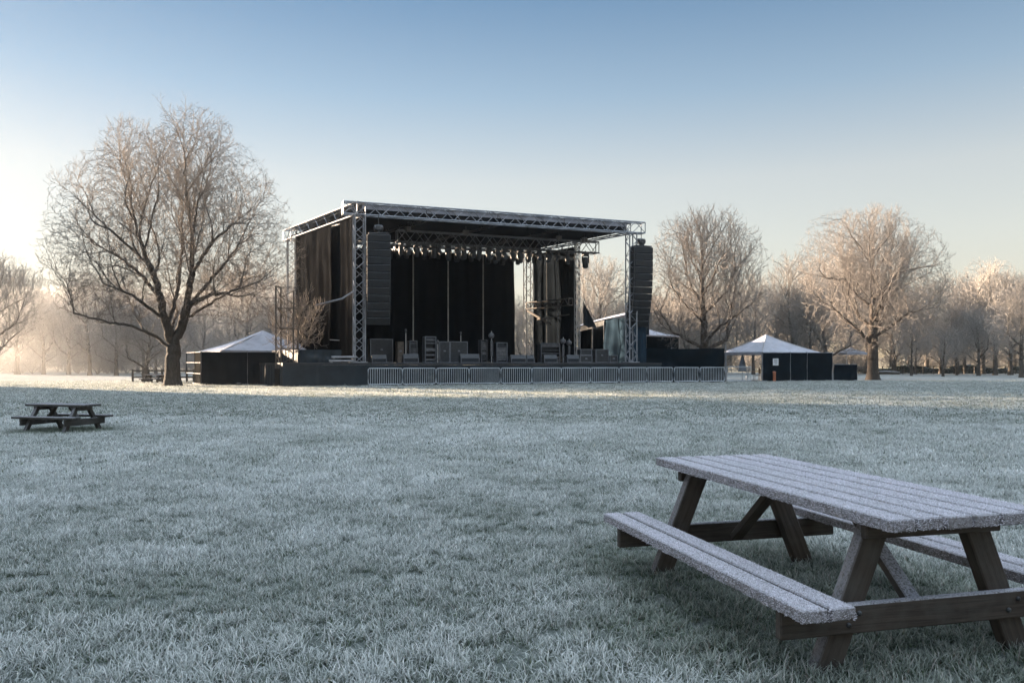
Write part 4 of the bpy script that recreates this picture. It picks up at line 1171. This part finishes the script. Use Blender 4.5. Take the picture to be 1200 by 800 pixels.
# ------------------------------------------------------------------ barriers
B0 = gx(431.3, 48.2); B1 = gx(850, 57.3); NBAR = 12
bd = (B1 - B0) / np.linalg.norm(B1 - B0); BL = np.linalg.norm(B1 - B0) / NBAR
def barrier():
    t = thing('crowd_barrier', 'x', 'crowd barrier')
    Lx = BL - .07; h0_, h1_ = .17, 1.12; rr_ = .11
    pts = []
    for cx_, cz_, a_0 in ((Lx - rr_, h1_ - rr_, 90), (Lx - rr_, h0_ + rr_, 0), (rr_, h0_ + rr_, -90), (rr_, h1_ - rr_, -180)):
        for k in range(5): an = R(a_0 - k * 22.5); pts.append((cx_ + rr_ * math.cos(an), 0, cz_ + rr_ * math.sin(an)))
    pts.append(pts[0])
    mb = MB(); mb.tube(pts, .026, 6, False); mb.build('frame', M['barrier_steel'], t, True)
    mb = MB(); n = 15
    for k in range(1, n): x = Lx * k / n; mb.tube([(x, 0, h0_), (x, 0, h1_)], .016, 5, False)
    mb.build('bars', M['barrier_steel'], t)
    for x in (.22, Lx - .22):
        mb = MB(); mb.tube([(x, -.32, .02), (x, -.26, .05), (x, 0, .17), (x, .26, .05), (x, .32, .02)], .02, 5); mb.build('foot', M['barrier_steel'], t, True)
    mb = MB(); mb.bar((Lx + .005, 0, .8), (Lx + .06, 0, .8), .04, .02); mb.build('hook', M['barrier_steel'], t)
    return t
bp = barrier()
blabs = ['leftmost steel barrier of the row, below the left stage tower', 'second steel barrier from the left, below the tall microphone stand', 'third steel barrier from the left end of the row', 'fourth steel barrier from the left, below the wide flight cases',
         'fifth steel barrier from the left, below the floor lamp', 'sixth steel barrier from the left, below the drape end', 'sixth steel barrier from the right, below the rear tower', 'fifth steel barrier from the right, below the scaffold post',
         'fourth steel barrier from the right, below the stacked cases', 'third steel barrier from the right, below the right speaker column', 'second steel barrier from the right, before the dark tarpaulin', 'rightmost steel barrier of the row, before the tarpaulin end']
for i in range(NBAR):
    o = bp if i == 0 else copy_tree(bp)
    p = B0 + bd * BL * i; o.location = (p[0] + rl.uniform(-.03, .03), p[1] + rl.uniform(-.06, .06), 0); o.rotation_euler = (0, 0, math.atan2(bd[1], bd[0]) + rl.uniform(-.045, .045))
    o['label'] = blabs[i]; o['group'] = 'crowd barriers in front of the stage'

# ------------------------------------------------------------------ fences, tents, screens
def fence_panel(name, label, a, b, h_, mat, cat='fence panel', rails=(.08, 1.0), fold=.02, group=None, seed=1, sag=0.0, posts=(1, 1), pr=.035, swag=.03):
    a = np.asarray(a, float); b = np.asarray(b, float); t = thing(name, label, cat, a, 0, group)
    d = (b - a) / np.linalg.norm(b - a)
    for k, p in enumerate((a, b)):
        if posts[k]: mb = MB(); mb.tube([p + (0, 0, 0.), p + (0, 0, h_ + .06)], pr, 6); mb.box(p + d * (.12 if k == 0 else -.12) + (0, 0, .05), (.34, .2, .1), None, .02); child(mb, 'post', M['steel'], t)
    mb = MB()
    for f in rails: mb.tube([a + (0, 0, max(.06, h_ * f)), b + (0, 0, max(.06, h_ * f))], .02, 5)
    child(mb, 'rail', M['steel'], t)
    if mat:
        n = np.array([d[1], -d[0]])
        mb = MB(); o2 = np.array([n[0], n[1], 0]) * .05
        mb.grid(cloth(a + o2, b + o2, .06, h_ - .01, fold, .8, seed, rows=12, nrm=n, swag=swag, top_sag=sag)); child(mb, 'scrim', M[mat], t, True)
    return t
FD = 51.0
fence_panel('fence_panel', 'dark screened fence panel in front of the left white tent', gx(236.5, FD), gx(290, FD), 2.12, 'scrim', seed=3)
fence_panel('fence_panel', 'narrower dark screened panel beside the scaffold tower', gx(290.6, FD), gx(326, FD), 2.12, 'scrim', seed=4, posts=(0, 1))
fence_panel('fence_panel', 'short dark screened panel behind the lattice scaffold tower', gx(326.6, FD + .8), gx(347, FD + 1.0), 2.05, 'scrim', seed=5, posts=(0, 1))
# open gate frame left of it
t = thing('gate_frame', 'open see-through gate frame between trunk and dark fence', 'gate', gx(218.5, 54))
mb = MB(); A, B = gx(218.5, 55.5), gx(235.5, 51.2)
for p in (A, B, A * .4 + B * .6): mb.tube([p, p + (0, 0, 2.15)], .04, 6)
for z in (.1, .75, 1.45, 2.12): mb.tube([A + (0, 0, z), B + (0, 0, z)], .03, 5)
child(mb, 'frame', M['dark_steel'], t)
mb = MB(); mb.grid(cloth(A * .38 + B * .62, B, .1, 2.1, .02, .5, 8, rows=6)); child(mb, 'mesh_screen', M['scrim_pale'], t, True)

def tent(name, label, C, eave, peak, px_shift, walls, cat='tent', wall_mat='scrim', sag=.12, val=.22, posts=True):
    """C: four plan corners in order; walls: indices of sides that carry a wall"""
    C = [np.array([c[0], c[1], 0.]) for c in C]; cen = sum(C) / 4 + np.array([px_shift[0], px_shift[1], 0]); t = thing(name, label, cat, C[1])
    top = cen + (0, 0, peak); mb = MB(); n = 10
    for i in range(4):
        a, b = C[i] + (0, 0, eave), C[(i + 1) % 4] + (0, 0, eave); rows = []
        for k in range(n + 1):
            f = k / n; g = f; row = []
            for j in range(13):
                s = j / 12; e = a * (1 - s) + b * s; p = e * (1 - g) + top * g
                p = p - (0, 0, sag * math.sin(math.pi * f) * (1 + .5 * math.sin(math.pi * s)) + .025 * math.sin(s * 22 + i) * f * (1 - f) * 4); row.append(p)
            rows.append(row)
        mb.grid(rows)
    child(mb, 'roof', M['tent_white'], t, True)
    mb = MB()
    for i in range(4):
        a, b = C[i], C[(i + 1) % 4]; d = b - a; nn = np.array([d[1], -d[0], 0]); nn /= np.linalg.norm(nn); sgn = -1 if nn @ (cen - a) > 0 else 1
        mb.grid([[a + d * s + nn * sgn * (.02 + .015 * math.sin(s * 40)) + (0, 0, z) for s in np.linspace(0, 1, 24)] for z in (eave - .01, eave - val)])
    child(mb, 'valance', M['tent_white'], t, True)
    if posts:
        for i in range(4): mb = MB(); mb.tube([C[i], C[i] + (0, 0, eave)], .045, 6); child(mb, 'post', M['pole_pale'], t)
        mb = MB()
        for i in range(4): mb.tube([C[i] + (0, 0, eave - .04), top - (0, 0, .1)], .025, 5)
        child(mb, 'roof_strut', M['pole_pale'], t)
    for i in walls:
        a, b = C[i], C[(i + 1) % 4]; mb = MB(); ins = (cen - (a + b) / 2) * .03
        mb.grid(cloth(a + ins, b + ins, .03, eave - .05, .03, .6, 30 + i, rows=10, swag=.03)); child(mb, 'wall', M[wall_mat], t, True)
    return t
C0, C1, C2 = gx(233, 58.5), gx(259, 53), gx(378, 57); tent('marquee', 'white pyramid roofed tent behind the dark fence left of the stage', [C0, C1, C2, C0 + C2 - C1], 2.27, 3.75, (.2, 0), (0, 1, 2, 3))
C0, C1, C2 = gx(843, 66), gx(893, 62), gx(962, 64.8); tent('marquee', 'white pyramid roofed tent with an open left side right of the stage', [C0, C1, C2, C0 + C2 - C1], 2.27, 3.72, (-.3, 0), (1,))
C0, C1, C2 = gx(728, 72), gx(757, 65), gx(796, 67.5); tent('marquee', 'raised white tent roof peeping over the dark tarpaulin right of the stage', [C0, C1, C2, C0 + C2 - C1], 3.65, 4.5, (-.6, 0), (1,), posts=True, val=.1)
C0, C1, C2 = gx(975, 100), gx(992, 95), gx(1018, 97); tent('marquee', 'small far white tent left of the stout dark trunk', [C0, C1, C2, C0 + C2 - C1], 2.6, 3.3, (0, 0), ())
# screens right of the white tent
SD = 61.4
sp = [893.5, 926, 945.5, 975.5]
labs = ['dark screen panel carrying a white notice at the right tent', 'middle dark screen panel in front of the right tent', 'last tall dark screen panel right of the right tent']
for i in range(3):
    fence_panel('fence_panel', labs[i], gx(sp[i] + .3, SD + i * .2), gx(sp[i + 1] - .3, SD + (i + 1) * .2), 2.2, 'scrim', seed=40 + i)
fence_panel('fence_panel', 'low dark screen panel at the right end of the fence', gx(976.5, 62.3), gx(1004, 63), 1.3, 'scrim', seed=45)
t = thing('notice_board', 'small white notice hanging on the dark screen', 'sign', at(909, 424, SD - .12))
c = at(909, 424, SD - .12)
mb = MB(); mb.box(c, (.42, .03, .52), None, .006); child(mb, 'board', M['sign_white'], t)
mb = MB()
for k, (z, wd) in enumerate(((.15, .28), (.06, .22), (-.03, .26), (-.12, .16))): mb.box(c + (0, -.018, z), (wd, .006, .035))
child(mb, 'printed_lines', M['sign_mark'], t)
p = gx(907.5, SD - .7); t = thing('bollard', 'short rusty red post in front of the dark screen', 'post', p)
mb = MB(); mb.tube([p, p + (0, 0, .72)], .11, 8); child(mb, 'shaft', M['post_rust'], t); mb = MB(); mb.lathe([(.13, 0), (.13, .04), (.05, .08)], p + (0, 0, .72)); child(mb, 'cap', M['post_rust'], t)
# tarpaulin fence right of the deck
t0_, t1_ = gx(756, 58.2), gx(849, 58.8)
tp = thing('tarpaulin_fence', 'long dark tarpaulin draped over a fence behind the last barriers', 'fence', t0_)
mb = MB(); mb.grid(cloth(t0_, t1_, .03, 2.5, .05, 1.4, 51, rows=18, swag=.13, top_sag=.06)); child(mb, 'tarpaulin', M['scrim'], tp, True)
for px in (756, 787, 818, 850.5): q = gx(px, 58.9); mb = MB(); mb.tube([q, q + (0, 0, 2.55 if px < 850 else 2.75)], .05, 6); child(mb, 'post', M['steel'], tp)
# wire panel before the open tent side
a, b = gx(852, 59.5), gx(880, 60.5); t = thing('wire_panel', 'grey wire mesh panel in front of the open tent side', 'fence panel', a)
mb = MB(); mb.tube([a, a + (0, 0, 1.15), b + (0, 0, 1.15), b], .03, 6); mb.tube([a + (0, 0, .12), b + (0, 0, .12)], .025, 5); child(mb, 'frame', M['barrier_steel'], t)
mb = MB()
for k in range(1, 20): q = a + (b - a) * k / 20; mb.tube([q + (0, 0, .12), q + (0, 0, 1.15)], .012, 4, False)
child(mb, 'wires', M['barrier_steel'], t)
# inside the right tent
p = gx(870, 64.5); t = thing('parasol', 'folded grey blue parasol under the open white tent', 'parasol', p)
mb = MB(); mb.tube([p, p + (0, 0, 2.15)], .03, 6); child(mb, 'pole', M['pole_pale'], t)
mb = MB(); mb.lathe([(.36, .75), (.3, .95), (.22, 1.4), (.1, 1.9), (.03, 2.1)], p); child(mb, 'canopy', M['parasol_cloth'], t, True)
p = gx(883, 64.6); t = thing('camping_table', 'light brown folding table under the open white tent', 'table', p)
mb = MB(); mb.box(p + (0, 0, .74), (1.3, .6, .05), None, .01); child(mb, 'tabletop', M['table_brown'], t)
for x in (-.55, .55):
    for y in (-.22, .22): mb = MB(); mb.tube([p + (x, y, 0), p + (x * .9, y, .72)], .025, 5); child(mb, 'leg', M['steel'], t)
p = gx(887, 62.6); t = thing('garden_chair', 'pale folding chair beside the corner pole of the open tent', 'chair', p)
mb = MB(); mb.box(p + (0, 0, .46), (.45, .45, .04), None, .01); child(mb, 'seat', M['table_brown'], t)
mb = MB(); mb.box(p + (.2, 0, .8), (.04, .44, .42), None, .01); child(mb, 'backrest', M['table_brown'], t)
for x in (-.2, .2):
    for y in (-.2, .2): mb = MB(); mb.tube([p + (x, y, 0), p + (x, y, .45 if x < 0 else .95)], .02, 5); child(mb, 'leg', M['pole_pale'], t)
# loading tent at the right of the stage
P1, P2, P3 = gx(741, 60.6), gx(708, 63.4), gx(675, 67); back = np.array([2.2, 5.5, 0])
t = thing('loading_shelter', 'grey blue canvas shelter with dark opening beside the right stage tower', 'shelter', P2)
mb = MB(); mb.grid(cloth(P1, P2, 0, 4.85, .05, .9, 61, rows=18, swag=.1)); mb.grid(cloth(P1, P1 + back, 0, 4.85, .04, .9, 62, rows=10)); child(mb, 'wall', M['tarp_blue'], t, True)
mb = MB(); mb.grid([[p_ + back * f + (0, 0, z_ + .5 * math.sin(f * 2.2)) for p_, z_ in ((P1, 5.15), (P1 * .5 + P2 * .5, 5.0), (P2, 4.85), (P2 * .5 + P3 * .5, 4.65), (P3, 4.4))] for f in np.linspace(-.03, 1, 8)]); child(mb, 'roof', M['tent_white'], t, True)
mb = MB(); mb.grid([[P2 * (1 - s) + P3 * s + (.01 * math.sin(s * 40), -.03, zt * (1) - dz - .45 * s) for s in np.linspace(0, 1, 26)] for zt, dz in ((4.83, 0), (4.83, .45))]); child(mb, 'valance', M['tarp'], t, True)
mb = MB(); q = back * .8; mb.grid(cloth(P1 + q, P3 + q, 0, 5.0, .04, .9, 63, rows=8)); mb.grid(cloth(P3 + back * .1, P3 + q, 0, 4.4, .04, .9, 63, rows=8)); child(mb, 'lining', M['black_cloth'], t, True)
for q in (P1, P2, P2 * .6 + P3 * .4 , P3): mb = MB(); mb.tube([q + (0, -.04, 0), q + (0, -.04, 4.6)], .05, 6); child(mb, 'post', M['steel'], t)
a, b, c_ = S(AW + .3, 5.6, 6.1), at(700, 377, 60.8), S(AW + .3, 5.6, 4.2)
tr = thing('tarpaulin', 'dark triangular tarpaulin slung from the scaffold post to the shelter', 'tarpaulin', a)
mb = MB(); rows = []
for f in np.linspace(0, 1, 10):
    l_, r_ = a * (1 - f) + c_ * f, a * (1 - f) + b * f + (0, 0, -.5 * f)
    r_ = a + (b - a) * 1.0 * 1 if False else r_
    rows.append([l_ * (1 - s) + r_ * s + np.array([0, .12 * math.sin(s * 9 + f * 4), .05 * math.sin(s * 12)]) for s in np.linspace(0, 1, 12)])
mb.grid(rows); child(mb, 'sheet', M['tarp'], tr, True)
# scaffold tower left
sx = thing('scaffold_tower', 'slim lattice scaffold tower left of the stage drapes', 'scaffold', gx(338, 48.3))
c = gx(336.5, 48.4); hw = .52; ht_ = 6.0
for x in (-1, 1):
    for y in (-1, 1):
        mb = MB(); q = c + (x * hw, y * hw, 0); mb.tube([q, q + (0, 0, ht_ if not (x > 0 and y < 0) else ht_ - .3)], .045, 6); child(mb, 'upright', M['scaffold_dark'], sx)
mb = MB()
for i, z in enumerate((1.05, 1.35, 2.3, 3.5, 4.7, 5.95)):
    for (x0, y0, x1, y1) in ((-1, -1, 1, -1), (1, -1, 1, 1), (1, 1, -1, 1), (-1, 1, -1, -1)):
        mb.tube([c + (x0 * hw, y0 * hw, z), c + (x1 * hw, y1 * hw, z)], .025, 5, False)
for i in range(9):
    z = 1.4 + i * .5; s = 1 if i % 2 else -1
    mb.tube([c + (-hw, -s * hw, z), c + (-hw, s * hw, z + .5)], .026, 4, False); mb.tube([c + (s * hw, hw, z), c + (-s * hw, hw, z + .5)], .026, 4, False)
child(mb, 'lacing', M['scaffold_dark'], sx)
mb = MB(); mb.grid(cloth(c + (-hw - .06, -hw - .05, 0), c + (hw + .06, -hw - .05, 0), .02, 1.1, .03, .6, 71, rows=8, swag=.04)); child(mb, 'cloth', M['scrim_pale'], sx, True)
p = gx(346, 49.4); tsap = place_tree(sapl, 'young frosted tree growing beside the lattice scaffold tower', p, 2.2, 1.0, sz=1.12, name='sapling')

# rail fence by the big trunk
t = thing('rail_fence', 'low dark two rail fence beside the big trunk', 'fence', gx(155, 57))
mb = MB()
for px in (155.5, 168, 174, 190, 219, 227): q = gx(px, 57.5); mb.bar(q, q + (0, 0, .98), .11, .11, (1, 0, 0))
child(mb, 'posts', M['old_wood'], t)
for z in (.42, .88): mb = MB(); mb.bar(gx(155, 57.4, z), gx(228, 57.4, z), .11, .05); child(mb, 'rail', M['old_wood'], t)
# far right: hedge, rail fences, log seat
hd = MB(); r = np.random.default_rng(77)
n = 9000; px = r.uniform(1004, 1225, n); D = 106 + r.uniform(-.6, .6, n); z = r.uniform(0, 1, n) ** .8 * (.85 + .25 * np.sin(px * .09)); c = np.stack([(px - 600) / F * D, D, z], 1)
d1 = r.normal(0, 1, (n, 3)); d1 /= np.linalg.norm(d1, axis=1)[:, None]; d2 = np.cross(d1, r.normal(0, 1, (n, 3))); d2 /= np.linalg.norm(d2, axis=1)[:, None]
V = np.stack([c - d1 * .16, c + d2 * .08, c + d1 * .16, c - d2 * .08], 1).reshape(-1, 3)
o = link('hedge', raw_mesh('hedge', V, np.arange(4 * n).reshape(-1, 4), M['hedge'])); tag(o, 'low dark hedge along the far right edge of the field', 'hedge')
def rail_fence(label, pxs, D, h_, rails, mat='old_wood'):
    t = thing('rail_fence', label, 'fence', gx(pxs[0], D)); mb = MB()
    for px in pxs: q = gx(px, D); mb.bar(q, q + (0, 0, h_), .1, .1, (1, 0, 0))
    child(mb, 'posts', M[mat], t)
    for z in rails: mb = MB(); mb.bar(gx(pxs[0], D - .08, z), gx(pxs[-1], D - .08, z), .09, .05); child(mb, 'rail', M[mat], t)
rail_fence('thin post and rail fence before the far right hedge', list(range(1034, 1216, 12)), 101, 1.0, (.5, .92))
False and rail_fence('faint rail fence across the misty left edge of the wood', list(range(-12, 160, 14)), 79, .9, (.45, .8))
lp = gx(1042, 97); t = thing('log_seat', 'dark fallen log lying right of the stout trunk', 'log', lp)
mb = MB(); mb.tube([lp + (-1.3, 0, .22), lp + (-.4, .05, .26), lp + (.5, 0, .22), lp + (1.3, .1, .18)], [.2, .22, .2, .15], 9); child(mb, 'stem', M['old_wood'], t, True)
mb = MB(); mb.tube([lp + (.2, 0, .3), lp + (.5, -.2, .75)], [.07, .03], 6); child(mb, 'branch_stub', M['old_wood'], t)

# ------------------------------------------------------------------ haze
HAZE = .0005
if HAZE > 0:
    m = bpy.data.materials.new('haze'); m.use_nodes = True; nt = m.node_tree; nt.nodes.clear()
    out = nt.nodes.new('ShaderNodeOutputMaterial'); pv = nt.nodes.new('ShaderNodeVolumePrincipled')
    pv.inputs['Color'].default_value = (.93, .93, .95, 1); pv.inputs['Density'].default_value = HAZE; pv.inputs['Anisotropy'].default_value = .92
    nt.links.new(pv.outputs[0], out.inputs['Volume'])
    mb = MB(); mb.box((0, 90, 9.2), (620, 330, 22.4)); o = mb.build('haze', m); tag(o, 'thin cold morning haze over the field and wood', 'haze', kind='stuff')

    m = bpy.data.materials.new('mist'); m.use_nodes = True; nt = m.node_tree; nt.nodes.clear()
    out = nt.nodes.new('ShaderNodeOutputMaterial'); pv = nt.nodes.new('ShaderNodeVolumePrincipled')
    pv.inputs['Color'].default_value = (.95, .94, .93, 1); pv.inputs['Density'].default_value = .0065; pv.inputs['Anisotropy'].default_value = .6
    nt.links.new(pv.outputs[0], out.inputs['Volume'])
    mb = MB(); mb.box((-85, 125, 4.2), (135, 84, 10.4)); o = mb.build('mist', m); tag(o, 'pale morning mist lying in the wood left of the stage', 'mist', kind='stuff')
